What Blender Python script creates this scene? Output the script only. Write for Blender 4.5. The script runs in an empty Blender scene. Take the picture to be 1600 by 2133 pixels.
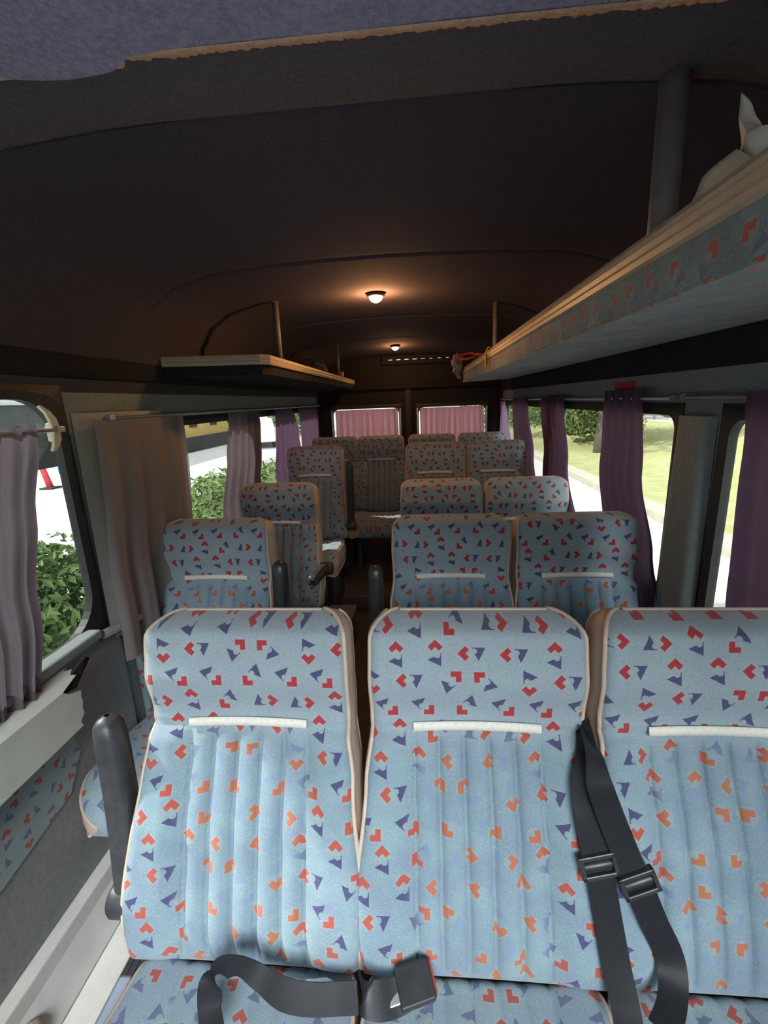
import bpy, bmesh, math, random
import numpy as np
from mathutils import Vector, Matrix, noise
random.seed(7)
sc = bpy.context.scene
C = sc.collection
PI = math.pi

# ------------------------------------------------------------------ camera (fitted to the photograph)
FPX, PITCH, YAW, ROLL, CZ = 940.0, .2411, .0872, -.0398, 1.5

def ray(u, v):
    a, b = u - 800, v - 1066.5
    c, s = math.cos(ROLL), math.sin(ROLL)
    u0, v0 = c*a + s*b, -s*a + c*b
    xc, up = u0/FPX, -v0/FPX
    c, s = math.cos(PITCH), math.sin(PITCH)
    d, z = c + s*up, -s + c*up
    c, s = math.cos(YAW), math.sin(YAW)
    return Vector((c*xc - s*d, s*xc + c*d, z))

EYE = Vector((0, 0, CZ))
def on_x(u, v, X): d = ray(u, v); return EYE + d*(X/d.x)
def on_y(u, v, Y): d = ray(u, v); return EYE + d*(Y/d.y)
def on_z(u, v, Z): d = ray(u, v); return EYE + d*((Z-CZ)/d.z)

cam = bpy.data.cameras.new('camera'); camo = bpy.data.objects.new('camera', cam); C.objects.link(camo)
cam.sensor_fit = 'HORIZONTAL'; cam.sensor_width = 36; cam.lens = FPX/1600*36; cam.clip_start = .02
def colvec(u, v): return ray(u, v).normalized()
fw = ray(800, 1066.5).normalized()
rt = (ray(801, 1066.5) - ray(800, 1066.5)).normalized()
upv = (ray(800, 1065.5) - ray(800, 1066.5)).normalized()
m3 = Matrix((rt, upv, -fw)).transposed()
camo.matrix_world = Matrix.Translation(EYE) @ m3.to_4x4()
sc.camera = camo

# ------------------------------------------------------------------ object helpers
def link(name, me, mat=None, parent=None, loc=None):
    o = bpy.data.objects.new(name, me); C.objects.link(o)
    if mat is not None and me is not None and len(me.materials) == 0:
        me.materials.append(mat)
    if parent is not None: o.parent = parent
    if loc is not None: o.location = loc
    return o

def tag(o, label=None, cat=None, group=None, kind=None):
    if label: o['label'] = label
    if cat: o['category'] = cat
    if group: o['group'] = group
    if kind: o['kind'] = kind
    return o

def empty(name, loc=(0, 0, 0), rz=0):
    o = bpy.data.objects.new(name, None); C.objects.link(o)
    o.location = loc; o.rotation_euler = (0, 0, rz); o.empty_display_size = .05
    return o

def copy_tree(o, parent=None):
    c = o.copy(); C.objects.link(c)
    if parent is not None: c.parent = parent
    for ch in list(o.children): copy_tree(ch, c)
    return c

class MB:
    """collects shapes of one part into one mesh"""
    def __init__(s): s.v = []; s.f = []; s.sm = []
    def add(s, vs, fs, smooth=False):
        n = len(s.v); s.v += [tuple(p) for p in vs]
        for f in fs: s.f.append([n+i for i in f]); s.sm.append(smooth)
    def box(s, x0, x1, y0, y1, z0, z1, M=None):
        vs = [Vector((x, y, z)) for x in (x0, x1) for y in (y0, y1) for z in (z0, z1)]
        if M is not None: vs = [M @ p for p in vs]
        s.add(vs, [(0, 1, 3, 2), (4, 6, 7, 5), (0, 4, 5, 1), (2, 3, 7, 6), (0, 2, 6, 4), (1, 5, 7, 3)])
    def grid(s, P, nu, nv, smooth=True, flip=False, cu=False, cv=False):
        vs = [P(i, j) for j in range(nv) for i in range(nu)]
        fs = []
        for j in range(nv if cv else nv-1):
            for i in range(nu if cu else nu-1):
                a, b = j*nu+i, j*nu+(i+1) % nu
                c, d = ((j+1) % nv)*nu+(i+1) % nu, ((j+1) % nv)*nu+i
                fs.append((d, c, b, a) if flip else (a, b, c, d))
        s.add(vs, fs, smooth)
    def tube(s, pts, r, n=8, closed=False, caps=True, smooth=True):
        pts = [Vector(p) for p in pts]; m = len(pts)
        rs = r if isinstance(r, (list, tuple)) else [r]*m
        rings = []; up = None
        for i, p in enumerate(pts):
            a = pts[i-1] if (i > 0 or closed) else p
            b = pts[(i+1) % m] if (i < m-1 or closed) else p
            t = (b-a)
            t = t.normalized() if t.length > 1e-9 else Vector((0, 0, 1))
            if up is None:
                up = Vector((0, 0, 1)) if abs(t.z) < .9 else Vector((1, 0, 0))
            e1 = (up - t*up.dot(t))
            if e1.length < 1e-6: e1 = t.orthogonal()
            e1.normalize(); e2 = t.cross(e1); up = e1
            rings.append([p + e1*math.cos(2*PI*k/n)*rs[i] + e2*math.sin(2*PI*k/n)*rs[i] for k in range(n)])
        s.grid(lambda k, j: rings[j][k], n, m, smooth, flip=True, cu=True, cv=closed)
        if caps and not closed:
            b = len(s.v) - n*m
            s.f.append([b+k for k in range(n)]); s.sm.append(False)
            s.f.append([b+(m-1)*n+k for k in reversed(range(n))]); s.sm.append(False)
    def lathe(s, prof, n=24, M=None):
        M = M or Matrix()
        s.grid(lambda k, j: M @ Vector((prof[j][0]*math.cos(2*PI*k/n), prof[j][0]*math.sin(2*PI*k/n), prof[j][1])), n, len(prof), True, cu=True)
    def ribbon(s, pts, wid, th=.0025, n=4):
        """pts, wid: centre points and half-width vectors; a strap with thickness"""
        m = len(pts); fr = []
        for i in range(m):
            t = (pts[min(i+1, m-1)] - pts[max(i-1, 0)]).normalized()
            w = wid[i]; nn = t.cross(w).normalized()*th/2
            a, b = pts[i]-w, pts[i]+w
            fr.append([a+nn, pts[i]+nn*1.1, b+nn, b-nn, pts[i]-nn*1.1, a-nn])
        s.grid(lambda k, j: fr[j][k], 3, m, True)
        s.grid(lambda k, j: fr[j][3+k], 3, m, True)
        s.grid(lambda k, j: fr[j][(2, 3)[k]], 2, m, True)
        s.grid(lambda k, j: fr[j][(5, 0)[k]], 2, m, True)
    def mesh(s, name, uv=None):
        me = bpy.data.meshes.new(name); me.from_pydata(s.v, [], s.f); me.update()
        me.polygons.foreach_set('use_smooth', s.sm)
        bm = bmesh.new(); bm.from_mesh(me); bmesh.ops.recalc_face_normals(bm, faces=bm.faces)
        if uv == 'box':
            L = bm.loops.layers.uv.new('UVMap')
            for f in bm.faces:
                n = f.normal; a = max(range(3), key=lambda k: abs(n[k]))
                for l in f.loops:
                    p = l.vert.co
                    l[L].uv = ((p.y, p.z), (p.x, p.z), (p.y, p.x))[a]
        bm.to_mesh(me); bm.free()
        if callable(uv):
            L = me.uv_layers.new(name='UVMap')
            for i, l in enumerate(me.loops): L.data[i].uv = uv(l.vertex_index)
        return me
    def obj(s, name, mat, parent=None, loc=None, uv=None, bevel=0, seg=2):
        o = link(name, s.mesh(name, uv), mat, parent, loc)
        if bevel:
            b = o.modifiers.new('bevel', 'BEVEL'); b.width = bevel; b.segments = seg; b.limit_method = 'ANGLE'; b.angle_limit = .6
        return o

# ------------------------------------------------------------------ materials
class V:
    """a scalar socket with arithmetic: builds Math nodes"""
    def __init__(s, nt, sock): s.nt, s.k = nt, sock
    def m(s, op, *a):
        n = s.nt.nodes.new('ShaderNodeMath'); n.operation = op
        for i, x in enumerate((s,)+a):
            if isinstance(x, V): s.nt.links.new(x.k, n.inputs[i])
            else: n.inputs[i].default_value = x
        return V(s.nt, n.outputs[0])
    def __add__(s, o): return s.m('ADD', o)
    def __sub__(s, o): return s.m('SUBTRACT', o)
    def __mul__(s, o): return s.m('MULTIPLY', o)
    def __truediv__(s, o): return s.m('DIVIDE', o)
    def lt(s, o): return s.m('LESS_THAN', o)
    def gt(s, o): return s.m('GREATER_THAN', o)
    def abs(s): return s.m('ABSOLUTE')
    def floor(s): return s.m('FLOOR')
    def mod(s, o): return s.m('FLOORED_MODULO', o)
    def max(s, o): return s.m('MAXIMUM', o)
    def min(s, o): return s.m('MINIMUM', o)
    def sin(s): return s.m('SINE')
    def cos(s): return s.m('COSINE')
    def smooth(s, a, b):
        n = s.nt.nodes.new('ShaderNodeMapRange'); n.interpolation_type = 'SMOOTHSTEP'
        s.nt.links.new(s.k, n.inputs['Value']); n.inputs['From Min'].default_value = a; n.inputs['From Max'].default_value = b
        return V(s.nt, n.outputs[0])

def new_mat(name, col=(.5, .5, .5), rough=.6, metal=0, spec=.5):
    m = bpy.data.materials.new(name); m.use_nodes = True
    b = m.node_tree.nodes['Principled BSDF']
    b.inputs['Base Color'].default_value = (*col, 1); b.inputs['Roughness'].default_value = rough
    b.inputs['Metallic'].default_value = metal; b.inputs['Specular IOR Level'].default_value = spec
    return m, m.node_tree, b

def mixc(nt, f, a, b):
    n = nt.nodes.new('ShaderNodeMix'); n.data_type = 'RGBA'
    for sock, x in ((n.inputs['Factor'], f), (n.inputs['A'], a), (n.inputs['B'], b)):
        if isinstance(x, V): nt.links.new(x.k, sock)
        elif isinstance(x, tuple): sock.default_value = (*x, 1) if len(x) == 3 else x
        elif isinstance(x, (int, float)): sock.default_value = x
        else: nt.links.new(x, sock)
    return n.outputs['Result']

def noise_tex(nt, scale, detail=3, rough=.6, coord='Object', vec=None):
    n = nt.nodes.new('ShaderNodeTexNoise'); n.inputs['Scale'].default_value = scale
    n.inputs['Detail'].default_value = detail; n.inputs['Roughness'].default_value = rough
    if vec is None:
        tc = nt.nodes.new('ShaderNodeTexCoord'); vec = tc.outputs[coord]
    nt.links.new(vec, n.inputs['Vector'])
    return V(nt, n.outputs['Fac'])

def bump(nt, bsdf, h, strength=.3, dist=.002):
    b = nt.nodes.new('ShaderNodeBump'); b.inputs['Strength'].default_value = strength; b.inputs['Distance'].default_value = dist
    nt.links.new(h.k, b.inputs['Height']); nt.links.new(b.outputs[0], bsdf.inputs['Normal'])

def noisy(name, c1, c2, scale=40, rough=.7, bs=.3, bd=.002, metal=0, spec=.4, coord='Object', bscale=None):
    m, nt, b = new_mat(name, c1, rough, metal, spec)
    f = noise_tex(nt, scale, 4, .6, coord)
    nt.links.new(mixc(nt, f.smooth(.3, .7), c1, c2), b.inputs['Base Color'])
    if bs: bump(nt, b, noise_tex(nt, bscale or scale*4, 2, .6, coord), bs, bd)
    return m

def fabric(name, fade=True, head=(.290, .342, .392), low=(.165, .232, .298)):
    """woven moquette: blue ground, yellow flecks, red arrow and purple wedge motif; worn centre panel"""
    m, nt, b = new_mat(name, head, .92, 0, .15)
    N = nt.nodes
    uvn = N.new('ShaderNodeUVMap'); uvn.uv_map = 'UVMap'
    sp = N.new('ShaderNodeSeparateXYZ'); nt.links.new(uvn.outputs[0], sp.inputs[0])
    u, v = V(nt, sp.outputs[0]), V(nt, sp.outputs[1])
    oi = N.new('ShaderNodeObjectInfo'); rnd = V(nt, oi.outputs['Random'])
    CW, CH = .074, .054
    vv = v + rnd*3.17; j = (vv/CH).floor()
    uu = u + rnd*7.3 + j.mod(2.0)*(CW/2) + j*.0085
    i = (uu/CW).floor()
    lx = uu - (i+.5)*CW; ly = vv - (j+.5)*CH
    cmb = N.new('ShaderNodeCombineXYZ'); nt.links.new((i.mod(4.0)*1.37+3.7).k, cmb.inputs[0]); nt.links.new((j.mod(4.0)*2.11+8.3).k, cmb.inputs[1])
    wn = N.new('ShaderNodeTexWhiteNoise'); wn.noise_dimensions = '2D'; nt.links.new(cmb.outputs[0], wn.inputs['Vector'])
    sc3 = N.new('ShaderNodeSeparateColor'); nt.links.new(wn.outputs['Color'], sc3.inputs[0])
    r_, g_, b_ = (V(nt, sc3.outputs[k]) for k in range(3))
    lx = lx - (r_-.5)*.014; ly = ly - (g_-.5)*.005
    ang = ((b_*8.0).floor())*(PI/4)
    c, s = ang.cos(), ang.sin()
    rx = c*lx + s*ly; ry = c*ly - s*lx
    wob = noise_tex(nt, 260, 2, .5, vec=uvn.outputs[0])
    rx = rx + (wob-.5)*.0022
    px = rx - .0125
    qx, qy = (px+ry)*.7071, (px-ry)*.7071
    a, w = .0102, .0104
    sq = qx.abs().max(qy.abs()).lt(a)
    notch = qx.max(qy).lt(a-w)
    red = sq - sq*notch
    tx = rx + .0125
    wedge = (tx.abs()).lt((ry+.0150)*.48)*(ry.lt(.0115))
    bite = ((tx-.009)*(tx-.009) + (ry-.004)*(ry-.004)).lt(.000036)
    pur = wedge - wedge*bite
    halo = (px*px + ry*ry).lt(.00022)
    # ground
    fl = noise_tex(nt, 230, 2, .7, vec=uvn.outputs[0])
    fine = noise_tex(nt, 480, 3, .75, vec=uvn.outputs[0])
    mid = noise_tex(nt, 75, 3, .7, vec=uvn.outputs[0])
    big = noise_tex(nt, 9, 3, .6, vec=uvn.outputs[0])
    if fade:
        lowf = v.smooth(.19, .30); cen = u.abs().smooth(.15, .09)*lowf
    else:
        lowf = V(nt, N.new('ShaderNodeValue').outputs[0]); lowf.k.default_value = .55; cen = lowf*.8
    base = mixc(nt, lowf, head, low)
    base = mixc(nt, big.smooth(.35, .7)*.35, base, (.30, .46, .43))
    base = mixc(nt, fl.smooth(.56, .70)*.34, base, (.50, .47, .31))
    base = mixc(nt, fl.smooth(.42, .34)*.30, base, (.10, .19, .26))
    base = mixc(nt, fine.smooth(.35, .75)*.30, base, (.12, .20, .27))
    base = mixc(nt, fine.smooth(.55, .35)*.12, base, (.7, .8, .85))
    base = mixc(nt, mid.smooth(.50, .68)*.28, base, (.24, .25, .38))
    base = mixc(nt, mid.smooth(.48, .32)*.30, base, (.15, .28, .30))
    base = mixc(nt, halo*.07, base, (.72, .52, .32))
    pcol = mixc(nt, cen, (.055, .05, .135), (.19, .25, .36))
    base = mixc(nt, pur*.93, base, pcol)
    rcol = mixc(nt, cen.max(lowf*.45), (.36, .024, .030), (.40, .13, .065))
    base = mixc(nt, red*.95, base, rcol)
    nt.links.new(base, b.inputs['Base Color'])
    b.inputs['Sheen Weight'].default_value = .25; b.inputs['Sheen Roughness'].default_value = .5
    bump(nt, b, fine, .4, .0015)
    return m

def cloth(name, col, col2, trans=.45):
    m = bpy.data.materials.new(name); m.use_nodes = True; nt = m.node_tree; nt.nodes.clear()
    out = nt.nodes.new('ShaderNodeOutputMaterial')
    d = nt.nodes.new('ShaderNodeBsdfDiffuse'); t = nt.nodes.new('ShaderNodeBsdfTranslucent'); mx = nt.nodes.new('ShaderNodeMixShader')
    f = noise_tex(nt, 30, 3, .6)
    c = mixc(nt, f, col, col2)
    nt.links.new(c, d.inputs[0]); nt.links.new(c, t.inputs[0]); mx.inputs[0].default_value = trans
    nt.links.new(d.outputs[0], mx.inputs[1]); nt.links.new(t.outputs[0], mx.inputs[2]); nt.links.new(mx.outputs[0], out.inputs[0])
    return m

def glass(name, tint=(.90, .93, .92)):
    m = bpy.data.materials.new(name); m.use_nodes = True; nt = m.node_tree; nt.nodes.clear()
    out = nt.nodes.new('ShaderNodeOutputMaterial')
    t = nt.nodes.new('ShaderNodeBsdfTransparent'); g = nt.nodes.new('ShaderNodeBsdfGlossy'); mx = nt.nodes.new('ShaderNodeMixShader')
    t.inputs[0].default_value = (*tint, 1); g.inputs['Roughness'].default_value = .03
    lw = nt.nodes.new('ShaderNodeLayerWeight')
    fac = V(nt, lw.outputs['Facing']).m('POWER', 5.0)*.5+.02
    nt.links.new(fac.k, mx.inputs[0]); nt.links.new(t.outputs[0], mx.inputs[1]); nt.links.new(g.outputs[0], mx.inputs[2]); nt.links.new(mx.outputs[0], out.inputs[0])
    return m

def emit(name, col, st):
    m = bpy.data.materials.new(name); m.use_nodes = True; nt = m.node_tree
    b = nt.nodes['Principled BSDF']; b.inputs['Base Color'].default_value = (.8, .6, .4, 1)
    b.inputs['Emission Color'].default_value = (*col, 1); b.inputs['Emission Strength'].default_value = st
    return m

M = dict(
    back=fabric('seat_back_moquette', True),
    seat=fabric('seat_cushion_moquette', False),
    rackfab_shaded=fabric('shaded_panel_moquette', False, (.11, .13, .125), (.08, .12, .125)),  # darker, greyer moquette copy: shade on the rack put into the colour
    wallfab=fabric('wall_moquette', False, (.30, .34, .35), (.22, .30, .32)),
    beige=noisy('beige_vinyl', (.56, .45, .36), (.48, .38, .30), 25, .5, .2, .001),
    white=noisy('white_elastic', (.74, .73, .66), (.66, .64, .57), 120, .8, .15, .0005),
    black=noisy('black_plastic', (.022, .023, .026), (.035, .036, .04), 30, .38, .12, .0005, 0, .5),
    armgrey=noisy('charcoal_plastic', (.035, .036, .04), (.05, .052, .058), 40, .42, .2, .0006),
    steel=noisy('dark_steel', (.04, .04, .042), (.06, .06, .06), 20, .4, .1, .0004, .6),
    pedestal=noisy('dark_grey_pedestal', (.06, .06, .07), (.08, .08, .085), 20, .7, .2, .001),
    palemetal=noisy('pale_blue_metal', (.45, .50, .62), (.38, .43, .55), 20, .45, .1, .0004, .2),
    ceil=noisy('charcoal_headliner', (.078, .066, .084), (.058, .050, .066), 160, 1, .6, .002, 0, .05),
    cabhead=noisy('blue_grey_headliner', (.38, .35, .48), (.27, .25, .36), 120, 1, .8, .003, 0, .05),
    headband=noisy('dark_grey_headliner', (.135, .125, .145), (.10, .092, .108), 140, 1, .6, .002, 0, .05),
    frayed=noisy('raw_tan_edge', (.68, .46, .32), (.55, .36, .25), 60, 1, .8, .003, 0, .05),
    dark=noisy('dark_upholstery', (.030, .026, .030), (.022, .02, .024), 80, .95, .5, .002, 0, .1),
    grey=noisy('grey_wall_plastic', (.205, .235, .235), (.17, .20, .20), 60, .65, .35, .0012),
    greylow=noisy('grey_lower_panel', (.27, .275, .28), (.22, .225, .23), 60, .7, .35, .0012),
    rubber=noisy('black_rubber', (.018, .018, .018), (.03, .03, .03), 40, .55, .1, .0005),
    glass=glass('window_glass'),
    curtain=cloth('mauve_curtain', (.145, .085, .14), (.115, .068, .115), .42),
    curtainl=cloth('dusky_curtain', (.19, .155, .18), (.16, .13, .155), .34),
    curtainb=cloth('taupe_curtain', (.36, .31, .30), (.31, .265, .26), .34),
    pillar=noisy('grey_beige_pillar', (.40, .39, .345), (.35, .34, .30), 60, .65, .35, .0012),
    curtainr=cloth('pink_curtain', (.66, .34, .39), (.58, .28, .33), .6),
    ply=noisy('brown_floor_vinyl', (.075, .06, .05), (.055, .045, .038), 14, .6, .2, .001),
    mat=noisy('dark_floor_mat', (.05, .052, .06), (.07, .072, .08), 60, .75, .3, .001),
    sill=noisy('pale_grey_sill', (.64, .63, .60), (.56, .55, .52), 12, .55, .25, .001),
    tread=noisy('painted_sunlit_tread', (.84, .82, .76), (.76, .73, .67), 16, .5, .2, .001),  # pale colour stands for sunlight on the floor edge
    rail=noisy('beige_rail', (.43, .35, .26), (.37, .30, .22), 18, .45, .12, .0006),
    alum=noisy('dull_aluminium', (.50, .50, .50), (.42, .42, .42), 30, .38, .1, .0004, .7),
    post=noisy('grey_tube', (.13, .12, .115), (.10, .095, .09), 30, .5, .15, .0006),
    whiteplastic=noisy('white_plastic', (.62, .66, .61), (.55, .59, .55), 10, .5, .15, .001),
    cream=noisy('cream_plastic', (.70, .66, .52), (.62, .58, .45), 14, .5, .1, .0005),
    paper=noisy('white_paper', (.72, .70, .64), (.64, .61, .55), 24, .85, .3, .002),
    kraft=noisy('cream_paper', (.62, .52, .40), (.54, .45, .34), 24, .85, .3, .002),
    red=noisy('red_sticker', (.55, .03, .02), (.45, .03, .02), 40, .6, 0),
    redplastic=noisy('red_plastic', (.36, .05, .035), (.28, .035, .028), 20, .3, .1, .0005),
    yellow=noisy('yellow_plastic', (.72, .48, .03), (.62, .40, .03), 20, .45, .1, .0005),
    rag=noisy('grey_rag', (.30, .28, .27), (.18, .17, .165), 20, .95, .5, .003),
    bag=noisy('dark_bag', (.06, .04, .04), (.04, .028, .03), 20, .8, .4, .003),
    belt=noisy('black_webbing', (.010, .011, .014), (.016, .017, .021), 300, .42, .3, .0005, 0, .35),
    box=noisy('grey_box', (.15, .15, .15), (.11, .11, .11), 15, .7, .2, .001),
    asphalt=noisy('asphalt', (.50, .49, .47), (.42, .41, .39), 6, .9, .3, .004),
    kerb=noisy('kerb_stone', (.48, .43, .35), (.40, .36, .30), 8, .9, .3, .004),
    grass=noisy('grass_bank', (.30, .33, .13), (.40, .37, .19), 2.5, .95, .9, .05, bscale=12),
    leaf=noisy('bush_leaves', (.045, .085, .02), (.09, .14, .03), 9, .7, 0),
    leafl=noisy('tree_leaves', (.10, .16, .04), (.16, .22, .06), 4, .7, 0),
    bark=noisy('bark', (.16, .14, .11), (.11, .095, .075), 12, .95, .7, .02),
    canopy=noisy('grey_fascia', (.10, .11, .115), (.085, .09, .095), 8, .6, .1, .001),
    canopyd=noisy('dark_soffit', (.035, .037, .03), (.03, .03, .025), 8, .9, .1, .001),
    yellowwall=noisy('ochre_render', (.62, .44, .14), (.55, .39, .12), 3, .9, .1, .003),
    bluep=noisy('blue_board', (.05, .16, .34), (.04, .13, .30), 6, .5, 0),
    redp=noisy('red_post', (.55, .05, .06), (.45, .04, .05), 6, .5, 0),
    whitecar=noisy('white_paint', (.75, .75, .75), (.7, .7, .7), 4, .3, 0),
    concrete=noisy('concrete', (.62, .61, .57), (.55, .54, .50), 3, .9, .3, .005),
    bulb=emit('warm_bulb', (1, .52, .16), 60),
    glowslot=emit('daylight_glow_slot', (.75, .8, 1), .55),  # slits glow by emission in place of daylight through the vent
)

# ------------------------------------------------------------------ the seat
TILT = math.radians(17); ZT = 1.094
def interp(t, tab):
    if t <= tab[0][0]: return tab[0][1]
    for (a, b), (c, d) in zip(tab, tab[1:]):
        if t <= c:
            k = (t-a)/(c-a); k = k*k*(3-2*k); return b+(d-b)*k
    return tab[-1][1]
def sst(a, b, x):
    t = min(1, max(0, (x-a)/(b-a))); return t*t*(3-2*t)

def PB(x, s, d):   # backrest frame: x across, s down from the top edge, d out of the front
    return Vector((x, -s*math.sin(TILT) - d*math.cos(TILT), ZT - s*math.cos(TILT) + d*math.sin(TILT)))

class Pad:
    def __init__(s, P, L, hw, F, T, rtop, rbot, rc_top, rc_bot, shape, nu=121, ns=90):
        s.P, s.L, s.hw, s.F, s.T, s.rt, s.rb, s.ct, s.cb, s.shape, s.nu = P, L, hw, F, T, rtop, rbot, rc_top, rc_bot, shape, nu
        a = [rtop*(1-math.cos(PI/2*k/8)) for k in range(9)]
        b = [L-rbot*(1-math.cos(PI/2*k/7)) for k in range(7, -1, -1)]
        mid = [rtop+(L-rtop-rbot)*k/(ns-17) for k in range(1, ns-17)]
        s.S = a+mid+b
    def h(s, t):
        h = interp(t, s.hw)
        if t < s.ct: h -= s.ct - math.sqrt(max(0, s.ct**2-(s.ct-t)**2))
        e = s.L-t
        if e < s.cb: h -= s.cb - math.sqrt(max(0, s.cb**2-(s.cb-e)**2))
        return h
    def k(s, t):
        k = 1
        if t < s.rt: k = min(k, math.sqrt(max(0, 1-((s.rt-t)/s.rt)**2)))
        e = s.L-t
        if e < s.rb: k = min(k, math.sqrt(max(0, 1-((s.rb-e)/s.rb)**2)))
        return k
    def front(s, x, t):
        h, k = s.h(t), s.k(t); base = s.F(t); mid = base - s.T/2
        d = base + s.shape(x, t)
        e = h-abs(x); R = .022
        if e < R: d -= .016*(1-math.sqrt(max(0, 1-((R-e)/R)**2)))
        return mid + (d-mid)*k
    def backd(s, x, t):
        k = s.k(t); base = s.F(t); mid = base-s.T/2
        return mid - (s.T/2)*k
    def cushion_mesh(s, name, vshift=0):
        mb = MB(); S = s.S; nu = s.nu; uvs = []
        X = lambda i, t: s.h(t)*(2*i/(nu-1)-1)
        mb.grid(lambda i, j: s.P(X(i, S[j]), S[j], s.front(X(i, S[j]), S[j])), nu, len(S))
        for t in S: uvs += [(X(i, t), t+vshift) for i in range(nu)]
        nb = 17
        Xb = lambda i, t: s.h(t)*(2*i/(nb-1)-1)
        mb.grid(lambda i, j: s.P(Xb(i, S[j]), S[j], s.backd(Xb(i, S[j]), S[j])), nb, len(S), flip=True)
        for t in S: uvs += [(Xb(i, t), t+vshift+.5) for i in range(nb)]
        return mb.mesh(name, uv=lambda vi: uvs[vi])
    def side_mesh(s, name, sg):
        mb = MB(); S = s.S; n = 9
        def Q(i, j):
            t = S[j]; h = s.h(t); f, b = s.front(sg*h, t), s.backd(sg*h, t); k = i/(n-1)
            return s.P(sg*(h+.010*math.sin(PI*k)*s.k(t)), t, f+(b-f)*k)
        mb.grid(Q, n, len(S), flip=sg > 0)
        fr = [s.P(sg*(s.h(t)+.001), t, s.front(sg*s.h(t), t)) for t in S]
        mb.tube(fr, .0048, 7)
        bk = [s.P(sg*(s.h(t)+.001), t, s.backd(sg*s.h(t), t)) for t in S[3:-3]]
        mb.tube(bk, .0042, 6)
        return mb.mesh(name)

def back_F(t): return interp(t, [(0, -.004), (.045, .024), (.12, .016), (.215, -.018), (.26, -.018), (.45, .010), (.60, .016), (.70, .0)])
def back_shape(x, t):
    a = abs(x); d = .004*(a/.2)**2 - .0010
    lo = sst(.232, .262, t)*(1-sst(.655, .685, t))
    if a < .1225:
        ph = ((x+.1225) % .049)/.049
        d += lo*(.0140*math.sin(PI*ph)**.6 - .009 - .006*math.exp(-(min(ph, 1-ph)*.049/.0028)**2))
    else:
        d += lo*(.020*math.sin(PI/2*min(1, (a-.1225)/.05))-.004)
    d -= .006*math.exp(-((t-.232)/.005)**2)
    if a < .1225: d -= .003*math.exp(-((t-.395)/.004)**2)
    return d
backpad = Pad(PB, .70, [(0, .200), (.05, .203), (.13, .205), (.235, .204), (.33, .215), (.56, .237), (.66, .228), (.70, .212)],
              back_F, .105, .045, .04, .052, .05, back_shape)

def PC(x, s, d):   # cushion: s from the front edge to the rear
    return Vector((x, -.64+s, .462 - .07*s + d))
def cush_F(t): return interp(t, [(0, -.035), (.10, 0), (.3, -.004), (.48, -.006)])
def cush_shape(x, t):
    a = abs(x); lo = sst(.06, .11, t); d = .0
    if a < .1225:
        d += lo*(.007*math.sin(PI*(((x+.1225) % .049)/.049))**.55 - .006)
    else: d += lo*.010*math.sin(PI/2*min(1, (a-.1225)/.05))
    return d
cushpad = Pad(PC, .475, [(0, .228), (.2, .232), (.475, .215)], cush_F, .135, .06, .03, .085, .05, cush_shape, nu=101, ns=70)

def make_band():
    mb = MB(); n = 41
    def Q(i, j):
        x = -.1225 + .245*i/(n-1) ; t = .2155 + .0165*(j % 3)/2 - .004*(1-(x/.1225)**2)
        up = .0045 if j < 3 else .001
        tt = t if j < 3 else .2155 + .0165*(2-(j-3))/2 - .004*(1-(x/.1225)**2)
        return PB(x, tt, back_F(tt)+.003+up)
    mb.grid(lambda i, j: Q(i, j), n, 6, cv=True)
    return mb.mesh('head_strap')

def sect_loft(mb, path, wx, wz, n=20, p=3.0, side=Vector((1, 0, 0))):
    """loft of super-ellipse sections along a path in the YZ plane"""
    rings = []
    m = len(path)
    for i, q in enumerate(path):
        t = (path[min(i+1, m-1)]-path[max(i-1, 0)]).normalized(); nrm = t.cross(side).normalized()
        ring = []
        for k in range(n):
            a = 2*PI*k/n; c, s_ = math.cos(a), math.sin(a)
            ring.append(q + side*wx[i]*math.copysign(abs(c)**(2/p), c) + nrm*wz[i]*math.copysign(abs(s_)**(2/p), s_))
        rings.append(ring)
    mb.grid(lambda k, j: rings[j][k], n, m, True, cu=True)

def armrest_mesh(x, p0, p1):
    """padded arm from the pivot p0 to the tip p1 (y, z)"""
    x = x if isinstance(x, tuple) else (x, x)
    mb = MB(); p0 = Vector((x[0], *p0)); p1 = Vector((x[1], *p1)); d = (p1-p0)
    ks = [0, .01, .03, .08, .2, .4, .6, .8, .9, .955, .985, 1]
    wv = [.2, .6, .8, .9, .95, 1, 1, 1, .97, .88, .62, .18]
    t = d.normalized(); nr = t.cross(Vector((1, 0, 0))).normalized()
    path = [p0+d*k + nr*.012*math.sin(PI*k) for k in ks]
    sect_loft(mb, path, [.027*w for w in wv], [.030*w for w in wv])
    # pivot disc
    Mx = Matrix.Translation(p0 + d*.06) @ Matrix.Rotation(PI/2, 4, 'Y')
    mb.lathe([(.0005, -.034), (.03, -.034), (.034, -.028), (.034, .028), (.03, .034), (.0005, .034)], 20, Mx)
    return mb.mesh('armrest')

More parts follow.
